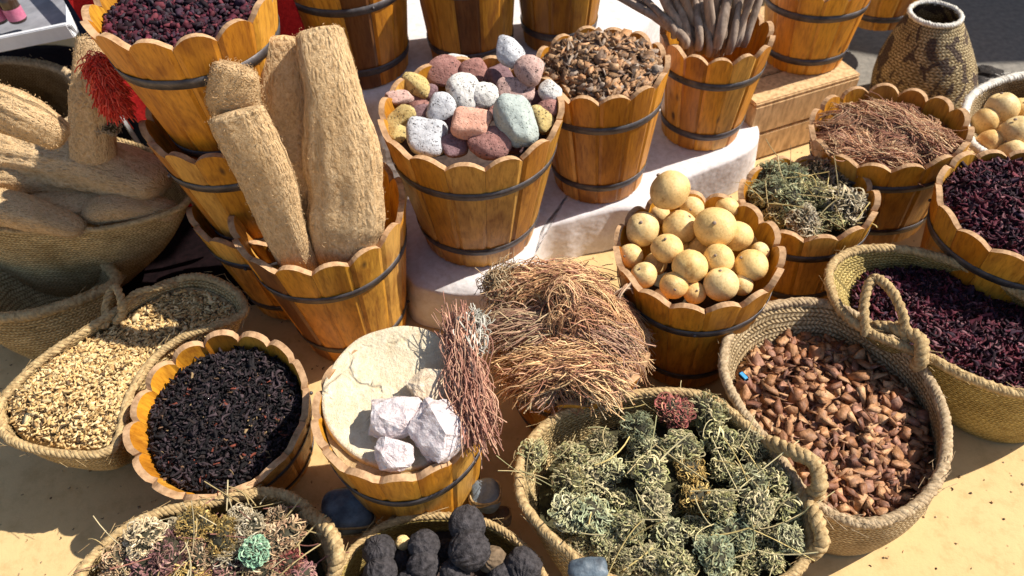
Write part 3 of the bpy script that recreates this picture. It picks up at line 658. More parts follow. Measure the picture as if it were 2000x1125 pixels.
v0, f0 = Surf0.mesh(); tag(mk('straw_bedding', v0, f0, m_noise('dark_bedding', (.02, .014, .008), (.07, .045, .02), 60), smooth=True), 'dark bedding under the pale yellow gourds', 'bedding', kind='stuff')

# sticks
s_st = b_sticks['base']; hh = b_sticks['h']
ST = [(1255, 10, 1330, 68), (1290, -30, 1345, 75), (1305, -10, 1352, 62), (1325, -40, 1362, 70), (1345, -50, 1372, 75), (1362, -40, 1385, 78), (1383, -60, 1392, 78), (1402, -40, 1402, 80), (1420, -50, 1412, 78), (1440, -45, 1422, 76), (1458, -50, 1432, 72), (1480, -40, 1440, 68), (1220, 0, 1320, 55), (1270, -20, 1360, 50), (1395, -40, 1378, 60), (1430, -60, 1408, 60), (1238, -25, 1310, 48), (1468, -10, 1448, 62), (1492, -40, 1462, 60), (1410, -45, 1398, 70), (1350, -40, 1366, 66), (1310, -45, 1340, 60)]
for i, (u0, v0_, u1, v1) in enumerate(ST):
    rn = np.random.default_rng(300+i)
    q1 = PY(u1, v1, s_st.y-.04+.012*(i % 5)); q0 = PY(u0, v0_, s_st.y+.02+rn.uniform(-.03, .05)); dd = (q0-q1)
    lo = q1-dd*.0; lo = q1-dd.normalized()*.02+Vector((0, .012, -.02))
    m = 12; t = np.linspace(0, 1, m)[:, None]
    top = A(tuple(q0+dd.normalized()*.05)); mid = A(tuple(q1)); a0 = A(tuple(lo))
    pp = spline([a0, mid, (mid+top)/2+rn.normal(size=3)*.004, top], 18, False)
    r = rn.uniform(.0075, .0115)*np.linspace(1.1, .8, 18)*(1+.05*np.sin(np.linspace(0, 14, 18)+i))
    v_, f_ = tube(pp, r, 9); nv = len(v_); v_ = np.vstack([v_, pp[-1:]]); f3 = f_.tolist()+[[nv-9+j, nv-9+(j+1) % 9, nv] for j in range(9)]
    o = mk('stick', v_-a0, f3, STICK, loc=a0, smooth=True)
    lb = {0: 'thick grey stick leaning far left over the bark chips', 12: 'lowest grey stick leaning left out of its bucket'}.get(i, 'dry grey brown stick standing among others in the stick bucket')
    tag(o, lb, 'stick', 'dry sticks standing in a bucket')

# pumice stones
def stone(u, v, rx, ry, z, col, shape, ang, label, seed, depth=.75, tilt=0.):
    p = P(u, v, z); s = mpp(p); rn = np.random.default_rng(seed+80); V, F = sphere(48, 32)
    if shape == 'block':
        e = 3.6; n_ = (np.abs(V)**e).sum(1)**(1/e); V = V/n_[:, None]
    elif shape == 'slab':
        n_ = ((np.abs(V[:, :2])**4).sum(1)**.25); n2 = np.maximum((n_**3+np.abs(V[:, 2])**3)**(1/3), 1e-6); V = V/n2[:, None]
    elif shape == 'heart':
        V = V.copy(); V[:, 1] += .38*np.abs(V[:, 0])**1.1-.25
    nz = sines(seed+81, 6, 2.2); nz2 = sines(seed+82, 7, 9.); pn = rn.normal(size=(9, 3)); pn /= np.linalg.norm(pn, axis=1)[:, None]; hk = rn.uniform(.70, .98, 9); U_ = V/np.linalg.norm(V, axis=1)[:, None]; dd_ = np.maximum(U_@pn.T, .02)/hk; rr_ = ((dd_**9).sum(1)+1.)**(-1/9)
    V = V*rr_[:, None]*1.12
    nz3_ = sines(seed+83, 8, 24.); V = V*(1+.06*nz(V)+.03*nz2(V)+.012*nz3_(V))[:, None]
    V = V*.90*A([rx*s, ry*s/.82, min(rx, ry)*s*depth])
    o = mk('pumice_stone', V, F, P_COL[col], smooth=True, loc=p)
    o.rotation_euler = (tilt+.55, rn.uniform(-.15, .15), math.radians(ang))
    return tag(o, label, 'pumice stone', 'pumice stones heaped in the bucket')
zp = b_pumice['rim'].z
PS = [(868, 140, 38, 30, .0, 'mauve', 'egg', 20, 'dark mauve pumice stone at the back left of the heap'), (925, 140, 34, 26, .0, 'mauve', 'egg', -25, 'mauve pumice stone behind the white heart shaped one'),
 (815, 168, 26, 28, .0, 'yellow', 'egg', 60, 'sandy yellow pumice stone near the left rim'), (903, 178, 36, 36, .035, 'white', 'egg', 10, 'speckled white pumice stone on top of the heap'),
 (947, 186, 30, 22, .03, 'white', 'egg', 20, 'smooth small white pumice stone touching the speckled white one'), (858, 208, 36, 26, .03, 'grey', 'egg', -30, 'pale grey oval pumice stone lying left of centre'),
 (780, 190, 30, 12, .0, 'pink', 'slab', 20, 'thin pink pumice piece against the left rim'), (779, 235, 24, 30, -.01, 'yellow', 'slab', -60, 'yellow pumice lump low at the left rim'), (778, 262, 20, 16, -.01, 'yellow', 'egg', 10, 'small yellow pumice lump under the larger yellow one'),
 (832, 268, 40, 36, .005, 'grey', 'block', -8, 'grey block of pumice with deep pits at the front left rim'), (922, 242, 40, 27, .03, 'peach', 'slab', -10, 'smooth peach coloured pumice slab in the middle front'),
 (957, 278, 44, 30, .01, 'mauve', 'egg', -15, 'pitted mauve pumice stone against the front rim'), (888, 285, 30, 20, -.005, 'plum', 'block', 20, 'dull plum pumice slab behind the front rim'), (1010, 235, 40, 46, .035, 'green', 'slab', 28, 'grey green rectangular pumice block leaning at the right'),
 (1006, 180, 40, 22, .01, 'pink', 'block', -15, 'rough pink pumice piece behind the green block'), (978, 152, 28, 24, -.005, 'plum', 'block', 30, 'plum coloured pumice piece in the hollow below the grey egg'), (993, 100, 29, 30, .06, 'grey', 'egg', 40, 'pinkish grey egg of pumice topmost on the back rim'),
 (1033, 138, 34, 27, .045, 'pink', 'egg', -30, 'pale pink pumice egg between topmost egg and bark chips'), (1075, 178, 24, 24, .015, 'white', 'egg', 10, 'whitish pumice stone against the right rim'), (1072, 213, 24, 20, .0, 'mauve', 'egg', -30, 'mauve pumice stone just below the whitish one at right'),
 (1060, 232, 22, 26, -.01, 'yellow', 'slab', 20, 'yellow pumice piece behind the green block'), (960, 212, 22, 20, -.005, 'mauve', 'block', 15, 'small mauve pumice piece in the middle hollow'), (895, 118, 26, 14, -.01, 'white', 'egg', 10, 'white sliver of pumice between the two back mauve stones'),
 (842, 180, 16, 14, -.01, 'plum', 'egg', 0, 'small dark pumice pebble beside the yellow stone'), (840, 225, 34, 20, -.02, 'plum', 'slab', -10, 'plum pumice slab under the pale grey oval'), (910, 215, 40, 30, -.03, 'plum', 'egg', 0, 'hidden dark pumice stone at the heart of the heap'), (870, 250, 36, 26, -.03, 'plum', 'egg', 0, 'dark pumice stone between grey block and peach slab'),
 (1000, 285, 30, 18, -.02, 'plum', 'egg', 0, 'dark pumice stone below the green block'), (825, 205, 30, 24, -.03, 'mauve', 'egg', 30, 'mauve stone wedged under the yellow pumice'), (1040, 200, 34, 26, -.03, 'plum', 'egg', 0, 'dark stone filling behind the green block')]
for i, (u, v, rx, ry, dz, col, sh, an, lb) in enumerate(PS): stone(u, v, rx, ry, zp-.012+dz, col, sh, an, lb, i)
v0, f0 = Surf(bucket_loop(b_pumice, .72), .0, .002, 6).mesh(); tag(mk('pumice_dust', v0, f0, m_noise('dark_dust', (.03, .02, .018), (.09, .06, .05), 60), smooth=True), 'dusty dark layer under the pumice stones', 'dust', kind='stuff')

# loofahs
def loofah(pts, wid, thk, label, seed, side=(1, 0, 0), cap=.10, group='dried loofahs', flute=.06):
    rn = np.random.default_rng(seed+70); n, m = 40, 64
    p = spline(pts, m, False); t = np.gradient(p, axis=0); t /= np.linalg.norm(t, axis=1)[:, None]
    sd_ = A(side, ) if isinstance(side, tuple) else A(tuple(side)); s_ = sd_-t*(t@sd_)[:, None]; s_ /= np.linalg.norm(s_, axis=1)[:, None]; w_ = np.cross(s_, t)
    x = np.linspace(0, 1, m); W = np.interp(x, np.linspace(0, 1, len(wid)), wid); T = np.interp(x, np.linspace(0, 1, len(thk)), thk)
    end = np.sqrt(np.clip(1-np.clip((cap-x)/cap, 0, 1)**2.2, 0.002, 1))*np.sqrt(np.clip(1-np.clip((x-1+cap*.7)/(cap*.7), 0, 1)**2.6, .002, 1))
    a = np.linspace(0, 2*PI, n, endpoint=False); ca, sa = np.cos(a), np.sin(a); e = .8
    cx_ = np.sign(ca)*np.abs(ca)**e; sy = np.sign(sa)*np.abs(sa)**e
    fl = 1+flute*np.sin(a[None]*11+seed+x[:, None]*5+np.sin(x[:, None]*9)*.8)*np.clip(1.2*np.sin(x[:, None]*7+seed), .3, 1)
    V = p[:, None]+(W*end/2)[:, None, None]*(cx_*fl)[..., None]*s_[:, None]+(T*end/2)[:, None, None]*(sy*fl)[..., None]*w_[:, None]
    V = V.reshape(-1, 3); nz = sines(seed+71, 8, 34.); nz2 = sines(seed+72, 8, 130.); ctr = np.repeat(p, n, 0); d = V-ctr
    V = V+d*(.05*nz(V)+.03*nz2(V)+.05*nz(V*A([2.2, 2.2, .5])))[:, None]
    uv = np.stack([np.tile(np.arange(n)/n*.25, m), np.repeat(x*.4, n)], 1)
    F = quads(n, m-1); c0 = p[0]
    V = np.vstack([V, p[:1], p[-1:]]); uv = np.vstack([uv, [0, 0], [0, .4]]); F = F.tolist()
    for i in range(n): F.append([(i+1) % n, i, n*m]); F.append([(m-1)*n+i, (m-1)*n+(i+1) % n, n*m+1])
    nh = 3000; ii = rn.integers(n, n*(m-1), nh); nr = V[ii]-ctr[ii]; nr /= np.linalg.norm(nr, axis=1)[:, None]+1e-9
    hd = nr*.45+rn.normal(size=(nh, 3))*.6; hd /= np.linalg.norm(hd, axis=1)[:, None]; t_ = np.linspace(0, 1, 4)
    base_ = V[ii]+rn.normal(size=(nh, 3))*.0025-nr*.0015
    hp_ = base_[:, None]+(hd[:, None]*t_[None, :, None]-nr[:, None]*(t_**2)[None, :, None]*.5)*rn.uniform(.002, .0055, (nh, 1, 1))
    hv_, hf_, _ = strands(hp_, .00036*np.ones((nh, 4)), np.zeros((nh, 3)))
    huv = np.repeat(rn.uniform(0, .3, (nh, 2)), 12, 0); F = F+(hf_+len(V)).tolist(); V = np.vstack([V, hv_]); uv = np.vstack([uv, huv])
    o = mk('loofah', V-c0, F, LOOF, uv=uv, smooth=True, loc=c0); return tag(o, label, 'loofah', group)
Y0 = b_sponge['base'].y; yf = Y0-b_sponge['r']
bottom = b_sponge['base']+Vector((0, 0, .03))
w_ = lambda px, y, z=None: px*mpp(PY(640, z or 300, y))
# front-left loofah
loofah([bottom+Vector((-.01, -.05, 0)), PY(578, 500, yf+.055), PY(520, 350, yf+.07), PY(458, 215, yf+.10)], [w_(80, yf+.05), w_(78, yf+.05), w_(100, yf+.05), w_(125, yf+.07, 250), w_(112, yf+.1, 220)], [.04, .045, .045, .045, .03], 'straight loofah leaning left in front in the wooden bucket', 1, side=rgt, cap=.05)
loofah([PY(468, 235, yf+.145), PY(455, 190, yf+.13), PY(462, 125, yf+.14)], [w_(105, yf+.1, 220), w_(104, yf+.1, 200), w_(80, yf+.1, 180)], [.03, .04, .03], 'short folded loofah end poking up behind the left leaning one', 2, side=rgt, cap=.25)
loofah([bottom+Vector((-.01, .03, 0)), PY(600, 400, yf+.12), PY(568, 250, yf+.17), PY(555, 68, yf+.24)], [w_(80, yf+.1), w_(100, yf+.1), w_(125, yf+.15), w_(80, yf+.2)], [.04, .045, .045, .035], 'rear loofah standing upright between its two neighbours', 3, side=rgt, cap=.07)
loofah([bottom+Vector((.035, -.02, 0)), PY(672, 500, yf+.07), PY(678, 380, yf+.09), PY(652, 200, yf+.15), PY(622, 52, yf+.22)], [w_(120, yf+.05), w_(120, yf+.05), w_(160, yf+.06), w_(150, yf+.1), w_(100, yf+.15), w_(82, yf+.2)], [.05, .055, .055, .05, .05, .035], 'broad tall loofah at the right of the three in the bucket', 4, side=rgt, cap=.06)
LB = 'loofahs lying in the wide palm basket'
ZL = .30
def lp(l, z): return [P(u, v, z+dz) for u, v, dz in l]
loofah(lp([(-160, 262, .06), (40, 300, .06), (200, 325, .05), (322, 366, .02)], ZL), [.10, .10, .115, .12, .09], [.07, .085, .085, .06], 'biggest loofah, half in shade, lying across the wide palm basket', 5, side=(0, 1, 0), group=LB, cap=.16)
loofah(lp([(-60, 350, .04), (60, 352, .035), (165, 372, .02)], ZL), [.045, .05, .03], [.045, .05, .03], 'thin loofah tip just under the biggest one', 6, side=(0, 1, 0), group=LB, cap=.3)
loofah(lp([(-90, 385, .03), (40, 412, .03), (165, 450, .005)], ZL), [.07, .07, .04], [.05, .055, .03], 'lower loofah with sunlit tip at the basket front', 7, side=(0, 1, 0), group=LB, cap=.3)
loofah(lp([(165, 420, .0), (235, 405, .015), (350, 412, -.02)], ZL), [.05, .06, .04], [.04, .05, .03], 'short shaded loofah at the right front of the wide basket', 8, side=(0, 1, 0), group=LB, cap=.35)
loofah(lp([(60, 390, 0), (150, 400, 0), (260, 385, 0)], ZL), [.09, .09, .07], [.05, .05, .05], 'flat shaded loofah under the others in the wide basket', 9, side=(0, 1, 0), group=LB, cap=.3)
loofah([PY(-140, 190, .97), PY(-20, 205, .96), PY(60, 235, .94), PY(128, 276, .93)], [.06, .07, .065, .045], [.06, .06, .055, .03], 'curved loofah with sunlit top behind the biggest one', 10, side=(0, .3, 1), group=LB, cap=.2)
loofah([PY(185, 345, 1.10), PY(180, 200, 1.14), PY(182, 72, 1.2)], [.085, .075, .045], [.06, .055, .04], 'upright shaded loofah standing before the red textile', 11, side=rgt, cap=.12)

# ================================================================== WOVEN BASKETS
bkt1 = basket('woven_basket', [(-150, 330), (-110, 410), (0, 446), (180, 448), (300, 424), (362, 395), (368, 350), (300, 300), (150, 258), (-30, 240)], .30, (185, 520), .12, 'wide palm basket heaped with loofahs at the left edge', seed=1, bulge=.022, rope_r=.007)
bkt2 = basket('woven_basket', [(2, 800), (28, 858), (130, 884), (222, 872), (252, 775), (292, 708), (352, 662), (428, 634), (474, 612), (455, 570), (385, 543), (300, 568), (190, 635), (90, 700), (28, 758)], .19, (265, 820), .10, 'soft palm basket of pale chopped roots beside the black leaf bucket', seed=2, rope_r=.009, bulge=.02,
  zvar=[-.01, -.01, -.01, -.01, 0, 0, .01, .02, .02, .03, .03, .02, .02, .01, 0])
bkt3 = basket('woven_basket', [(-90, 560), (-70, 605), (20, 618), (110, 600), (185, 572), (225, 545), (170, 500), (40, 470), (-60, 490)], .17, (140, 675), .06, 'small shaded palm basket wedged between loofah basket and root basket', seed=3, rope_r=.013)
bkt4 = basket('woven_basket', [(1415, 720), (1435, 640), (1505, 600), (1610, 595), (1705, 640), (1790, 712), (1838, 800), (1842, 900), (1795, 978), (1715, 1018), (1640, 1010), (1575, 965), (1515, 880), (1450, 800)], .20, (1612, 950), .125, 'round palm basket full of brown bark flakes on the yellow floor', mat=STRAW2, rmat=ROPE2, seed=4, bulge=.012, rope_r=.010)
bkt5 = basket('woven_basket', [(1018, 960), (1028, 880), (1100, 810), (1240, 772), (1370, 775), (1450, 828), (1528, 905), (1568, 985), (1580, 1065), (1530, 1130), (1400, 1165), (1210, 1135), (1110, 1075), (1048, 1015)], .20, (1305, 1085), .16, 'large palm basket heaped with grey green herb clumps, front centre', mat=STRAW, rmat=ROPE, seed=5, bulge=.015, rope_r=.009)
bkt6 = basket('woven_basket', [(160, 1130), (215, 1062), (300, 1010), (415, 985), (520, 966), (592, 992), (632, 1055), (650, 1120), (640, 1210), (500, 1270), (300, 1260), (180, 1200)], .19, (430, 1230), .12, 'palm basket of mixed dried flowers at the bottom left', mat=STRAW, rmat=ROPE, seed=6, rope_r=.010)
bkt7 = basket('woven_basket', [(662, 1130), (700, 1068), (765, 1025), (850, 1012), (940, 1022), (1010, 1062), (1055, 1120), (1060, 1190), (950, 1260), (780, 1260), (690, 1200)], .17, (860, 1230), .10, 'small palm basket of black balls at the bottom edge', mat=GOLD, rmat=ROPE, seed=7, rope_r=.007)
bkt8 = basket('woven_basket', [(1622, 530), (1672, 492), (1780, 492), (1900, 530), (2030, 600), (2130, 690), (2140, 760), (2000, 768), (1900, 740), (1800, 690), (1700, 648), (1640, 600)], .22, (1920, 760), .12, 'golden palm basket of purple petals on the right', mat=GOLD, rmat=ROPE, seed=8, rope_r=.010, bulge=.015)
bkt9 = basket('woven_basket', [(1886, 240), (1900, 190), (1960, 158), (2040, 150), (2110, 190), (2120, 260), (2050, 312), (1960, 310), (1905, 285)], .24, (2010, 330), .08, 'whitish cane basket of yellow gourds at the right edge', mat=STRAW2, rmat=WHT, seed=9, rope_r=.011)
bkt10 = basket('woven_basket', [(-90, 200), (-60, 245), (40, 262), (130, 240), (160, 190), (120, 140), (10, 120), (-70, 140)], .32, (30, 300), .12, 'dark shaded palm basket behind the loofahs', mat=STRAW2, rmat=ROPE2, seed=10, rope_r=.012)
def handle_on(b, pts, r):
    hv, hf = rope(pts, r, False, 3, .028, .005, 5); cl = A(tuple(b['c'])); mk('handle', hv-cl, hf, ROPE, b['e'], smooth=True)
handle_on(bkt8, [P(1692, 655, .22), P(1688, 590, .25), P(1705, 545, .27), P(1735, 560, .275), P(1762, 610, .26), P(1768, 668, .22)], .008)
handle_on(bkt4, [P(1700, 640, .205), P(1740, 640, .225), P(1795, 660, .24), P(1800, 700, .23), P(1790, 715, .205)], .011)
handle_on(bkt4, [P(1498, 862, .205), P(1545, 880, .235), P(1590, 905, .24), P(1600, 950, .235), P(1578, 970, .205)], .011)
handle_on(bkt2, [P(205, 640, .20), P(208, 590, .225), P(225, 560, .24), P(238, 590, .24), P(238, 615, .215), P(225, 628, .2)], .007)
handle_on(bkt2, [P(235, 605, .21), P(265, 572, .23), P(320, 560, .225), P(345, 555, .21)], .006)
handle_on(bkt5, [P(1560, 960, .20), P(1590, 1000, .22), P(1605, 1060, .22), P(1580, 1085, .20)], .010)
handle_on(bkt6, [P(595, 1000, .19), P(640, 1030, .22), P(660, 1080, .22), P(650, 1130, .19)], .010)
# fills
def bsurf(b, f, **k): return Surf(b['ring'](f, .011), **k)
SEEDP = [(0.673, 0.451, 0.195), (0.755, 0.545, 0.265), (0.571, 0.357, 0.14), (0.816, 0.62, 0.328), (0.122, 0.075, 0.039), (0.408, 0.244, 0.101)]
fill('chopped_roots', bsurf(bkt2, .93, mound=.0, rough=.006, seed=11, tilt=(-.14, -.2)), PE[:5]+SH[:4], 8500, .0105, SEEDP, (.40, .27, .13), 'pale chopped roots filling the soft palm basket', 'chopped roots', 11, .75, [.26, .24, .16, .18, .08, .08])
s4 = bsurf(bkt4, .75, mound=.010, rough=.006, seed=12)
FLP = [(0.421, 0.197, 0.085), (0.33, 0.144, 0.064), (0.497, 0.263, 0.127), (0.27, 0.111, 0.056), (0.391, 0.19, 0.12), (0.526, 0.289, 0.141), (0.211, 0.085, 0.049), (0.451, 0.223, 0.106)]
fill('bark_flakes', s4, CH, 2400, .020, FLP, (.05, .025, .012), 'under layer of brown bark flakes in the round palm basket', 'bark flakes', 12, .5, mat=PIECE_R, lift=.1)
# the top layer: individual flakes
rn = np.random.default_rng(44); fm = []
for k_ in range(28):
    v_, f_ = CH[k_ % len(CH)]; c_ = A(FLP[k_ % len(FLP)])*rn.uniform(.8, 1.2)
    me_o = mk('bark_flake', v_*.027, f_, PIECE_R, col=np.tile(c_, (len(v_), 1))); fm.append(me_o)
pts = s4.rand(2400, rn, .96); chosen = []
for q in pts:
    if all((q[0]-r[0])**2+(q[1]-r[1])**2 > .0135**2 for r in chosen): chosen.append(q)
    if len(chosen) >= 296: break
for i, q in enumerate(chosen):
    o = fm[i] if i < len(fm) else fm[rn.integers(len(fm))].copy()
    if i >= len(fm): COL.objects.link(o)
    o.location = (q[0], q[1], q[2]+.005+rn.uniform(0, .007)); o.rotation_euler = (rn.normal()*.42, rn.normal()*.42, rn.uniform(0, 6.28)); s_ = rn.uniform(.65, 1.2); o.scale = (s_, s_, s_)
    tag(o, 'flat brown bark flake lying in the round palm basket', 'bark flake', 'bark flakes on top in the round palm basket')
fill('dried_petals', bsurf(bkt8, .78, mound=.02, rough=.006, seed=13), SH, 7000, .017, HIB, (.010, .004, .007), 'dark purple dried petals in the golden palm basket', 'dried petals', 13, .4)
# blue tape tag on the flake basket
p = P(1452, 735, .2); o = box('blue_tag', (0, 0, 0), .012, .020, .006, TAPE, None, .5, loc=p); tag(o, 'scrap of bright blue tape stuck inside the bark flake basket', 'tape')

# herb clumps
def clump_mesh(name, seed, pal, n=290, core=(.045, .04, .022), flat=.8, sr=.026, mode='curl'):
    rn = np.random.default_rng(seed+700); th = np.arccos(rn.uniform(-1, 1, n)); ph = rn.uniform(0, 2*PI, n); m = 7
    d = np.stack([np.sin(th)*np.cos(ph), np.sin(th)*np.sin(ph), np.cos(th)], 1)
    tg = np.cross(d, rn.normal(size=(n, 3))); tg /= np.linalg.norm(tg, axis=1)[:, None]; bt = np.cross(d, tg)
    t = np.linspace(0, 1, m); L = rn.uniform(.2, .8, n)
    nzb = sines(seed+701, 4, 2.4); base = 1+.26*nzb(d); base_n = lambda X: 1+.26*nzb(X)
    cv = rn.normal(size=n)*1.4
    k_ = t[None]*L[:, None]
    dirs = d[:, None]*np.cos(k_)[..., None]+(tg[:, None]*np.cos(cv[:, None]*t[None])[..., None]+bt[:, None]*np.sin(cv[:, None]*t[None])[..., None])*np.sin(k_)[..., None]
    rad = base[:, None]*(.78+.25*np.sin(t[None]*PI*rn.uniform(.6, 1.9, (n, 1)))+rn.normal(size=(n, 1))*.08)
    paths = dirs*rad[..., None]; w = sr*rn.uniform(.7, 2.6, (n, 1))*(1-.6*np.abs(2*t-1)**2)[None]
    pl = A(pal); c = pl[rn.integers(len(pl), size=n)]*rn.uniform(.5, 1.45, (n, 1)); V, F, C = strands(paths, w*.8, c, 4, .28)
    fd = rn.normal(size=(130, 3)); fd /= np.linalg.norm(fd, axis=1)[:, None]; fp_ = fd*(base_n(fd)*rn.uniform(.78, .95, 130))[:, None]
    v2, f2, c2 = scatter(fp_, SH+CHT, .17, pal, rn, .0); f2 = np.concatenate([f2, f2[:, 2:]], 1); V = np.concatenate([V, v2]); F = np.concatenate([F, f2+len(V)-len(v2)]); C = np.concatenate([C, c2])
    q, f = sphere(14, 10); q = q*(.80*(1+.22*nzb(q)))[:, None]; ft = []
    for x in f: ft += [x] if len(x) == 4 else [x+[x[-1]]]
    ft = [x for x in f]; Vq = np.concatenate([q, V]); Fq = ft+[x if x[2] != x[3] else x[:3] for x in (F+len(q)).tolist()]; Cq = np.concatenate([np.tile(A(core), (len(q), 1)), C]); Vq = Vq*A([1, 1, flat])
    me_o = mk(name, Vq, Fq, FIB, col=Cq); return me_o
GRN = [(0.366, 0.337, 0.14), (0.452, 0.415, 0.196), (0.538, 0.475, 0.253), (0.28, 0.267, 0.106), (0.623, 0.535, 0.294), (0.366, 0.366, 0.18), (0.688, 0.574, 0.31)]
GRN2 = [(0.461, 0.454, 0.246), (0.592, 0.567, 0.337), (0.395, 0.402, 0.214), (0.659, 0.598, 0.369), (0.505, 0.454, 0.23)]
GRNT = [(0.254, 0.294, 0.169), (0.36, 0.399, 0.233), (0.445, 0.465, 0.281), (0.297, 0.285, 0.136), (0.509, 0.475, 0.257)]
TANP = [(.46, .32, .18), (.56, .42, .25), (.36, .23, .12), (.62, .48, .31), (.28, .17, .10), (.50, .30, .18)]
MUST = [(.50, .34, .10), (.60, .44, .16), (.38, .24, .07), (.46, .30, .10)]
TANG = [(0.515, 0.426, 0.238), (0.403, 0.358, 0.184), (0.605, 0.515, 0.302), (0.336, 0.314, 0.151)]
PURP = [(.28, .13, .13), (.36, .18, .16), (.22, .10, .09), (.44, .27, .20)]
CREAM = [(.78, .62, .38), (.84, .70, .47), (.66, .50, .29)]
LAT = [(.55, .46, .31), (.66, .57, .41), (.44, .36, .22), (.36, .28, .17)]
RUST = [(.30, .08, .07), (.40, .13, .10), (.24, .07, .06), (.46, .24, .14)]
TEAL = [(0.2, 0.38, 0.238), (0.3, 0.5, 0.323), (0.4, 0.56, 0.357)]
def clumps(name, spec, px, lift, label_map, cat, group):
    protos = {}
    for i, (u, v, r, z, kind) in enumerate(px):
        key = (kind, i % 3) if label_map.get(kind, (0, 0, 0))[2:] != ('one',) else (kind, 0)
        p = P(u, v, z); s = r*mpp(p); rn = np.random.default_rng(800+i)
        if key not in protos: o = clump_mesh(name, hash(str(kind)) % 1 + i*7+len(protos), spec[kind]); protos[key] = o
        else: o = protos[key].copy(); COL.objects.link(o)
        o.location = p; o.scale = (s*rn.uniform(.9, 1.15), s*rn.uniform(.9, 1.1), s*rn.uniform(.75, 1.05)); o.rotation_euler = (rn.uniform(-.5, .5), rn.uniform(-.5, .5), rn.uniform(0, 6.28))
        lb = label_map[kind]; lb = lb if isinstance(lb, str) else lb[0]
        tag(o, lb, cat, group)
# front basket clumps: jittered grid over the outline
zb = .205; rn = np.random.default_rng(21); hp = []
cand = [(1100, 905), (1165, 865), (1225, 838), (1300, 820), (1375, 825), (1250, 880), (1325, 880), (1400, 880), (1455, 880), (1180, 930), (1110, 960), (1145, 948), (1255, 940), (1330, 935), (1395, 935), (1460, 940), (1505, 950),
 (1200, 990), (1270, 1000), (1340, 990), (1400, 990), (1465, 1000), (1520, 1010), (1150, 1010), (1215, 1045), (1285, 1055), (1350, 1045), (1420, 1050), (1485, 1060), (1535, 1060), (1165, 1060), (1240, 1095), (1310, 1110), (1380, 1105), (1450, 1110), (1100, 1010), (1040, 905), (1500, 1110), (1190, 1110), (1320, 1150), (1420, 1150), (1130, 1090)]
kinds = ['a', 't', 'd', 'c', 'a', 'b', 'a', 'd', 't', 'b']
for i, (u, v) in enumerate(cand):
    kd = {13: 'm', 19: 'm', 3: 'r', 2: 'c', 27: 'c'}.get(i, kinds[i % 10]); u = 1308+(u-1298)*1.0; v = 985+(v-995)*1.0; hp.append((u+rn.uniform(-10, 10), v+rn.uniform(-10, 10), rn.uniform(25, 36), zb-.03+rn.uniform(0, .045), kd))
for i in range(12):
    a = rn.uniform(0, 6.28); q = math.sqrt(rn.uniform(0, 1)); hp.append((1305+235*q*math.cos(a), 980+150*q*math.sin(a), rn.uniform(22, 32), zb-.06, 'd'))
LBG = 'crumpled grey green herb clump in the large front basket'
clumps('herb_clump', dict(a=GRN, b=GRN2, c=GRNT, d=GRN, m=MUST, r=RUST, t=TANG), hp, 0, dict(a=LBG, b=LBG, c='bluish green herb clump in the large front basket', d=LBG, t='tan olive curled herb clump in the large front basket', m='mustard brown herb clump among the grey green ones', r='dark red dried flower head at the back of the herb basket'), 'herb clump', 'herb clumps in the large front basket')
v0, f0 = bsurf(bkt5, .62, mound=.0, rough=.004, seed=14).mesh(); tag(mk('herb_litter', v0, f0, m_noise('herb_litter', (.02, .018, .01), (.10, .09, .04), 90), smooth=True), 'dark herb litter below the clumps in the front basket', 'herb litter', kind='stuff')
s5 = bsurf(bkt5, .93, mound=.035, rough=.006, seed=15)
def sprigs(name, surf, n, label, cat, pal, seed, length=.06, sr=.0009, lift=.03):
    rn = np.random.default_rng(seed); p0 = surf.rand(n, rn, .98); m = 6; t = np.linspace(0, 1, m); d = rn.normal(size=(n, 3)); d[:, 2] = np.abs(d[:, 2])*.35; d /= np.linalg.norm(d, axis=1)[:, None]
    b2 = rn.normal(size=(n, 3))*.5; paths = p0[:, None]+A([0, 0, lift*.3])+(d[:, None]*t[None, :, None]+b2[:, None]*(t**2)[None, :, None]*.5)*length*rn.uniform(.5, 1.3, (n, 1, 1))
    c = A(pal)[rn.integers(len(pal), size=n)]*rn.uniform(.7, 1.3, (n, 1)); V, F, C = strands(paths, sr*rn.uniform(.7, 1.5, (n, 1))*np.ones((1, m)), c)
    tag(mk(name, V, F, FIB, col=C), label, cat, kind='stuff')
sprigs('loose_sprigs', s5, 85, 'thin yellow stalks scattered over the front herb basket', 'stalks', [(.60, .46, .18), (.5, .4, .2), (.38, .36, .18), (.66, .56, .3)], 31)
# herb bucket
zh = b_herb['rim'].z
hb = [(1505, 335, 30, .0, 'c'), (1545, 340, 34, .01, 'c'), (1500, 370, 32, .0, 'c'), (1548, 385, 32, .01, 'c'), (1600, 335, 34, .005, 't'), (1640, 350, 30, .0, 't'), (1590, 380, 32, .01, 'g'), (1650, 395, 40, .01, 'l'), (1570, 430, 34, .0, 'l2'), (1620, 425, 30, -.01, 'g'), (1520, 415, 28, -.01, 'g'), (1670, 355, 22, -.02, 't'), (1475, 345, 20, -.02, 'g'), (1620, 380, 28, -.03, 'g'), (1550, 360, 34, -.03, 'g'), (1660, 430, 26, -.02, 'g'), (1595, 440, 22, -.01, 'c')]
hb = [(u, v+4, r*.95, zh-.022+dz, k_) for u, v, r, dz, k_ in hb]
clumps('herb_clump', dict(c=GRNT, t=TANP, g=GRN, l=LAT, l2=LAT), hb, 0, dict(c='blue green herb clump in the smaller wooden bucket', t='tan curled herb clump in the smaller wooden bucket', g='olive herb clump in the smaller wooden bucket', l='pale lattice like dried plant ball at the right of the herb bucket', l2='pale dried plant ball at the front rim of the herb bucket'), 'herb clump', 'herb clumps in the smaller wooden bucket')
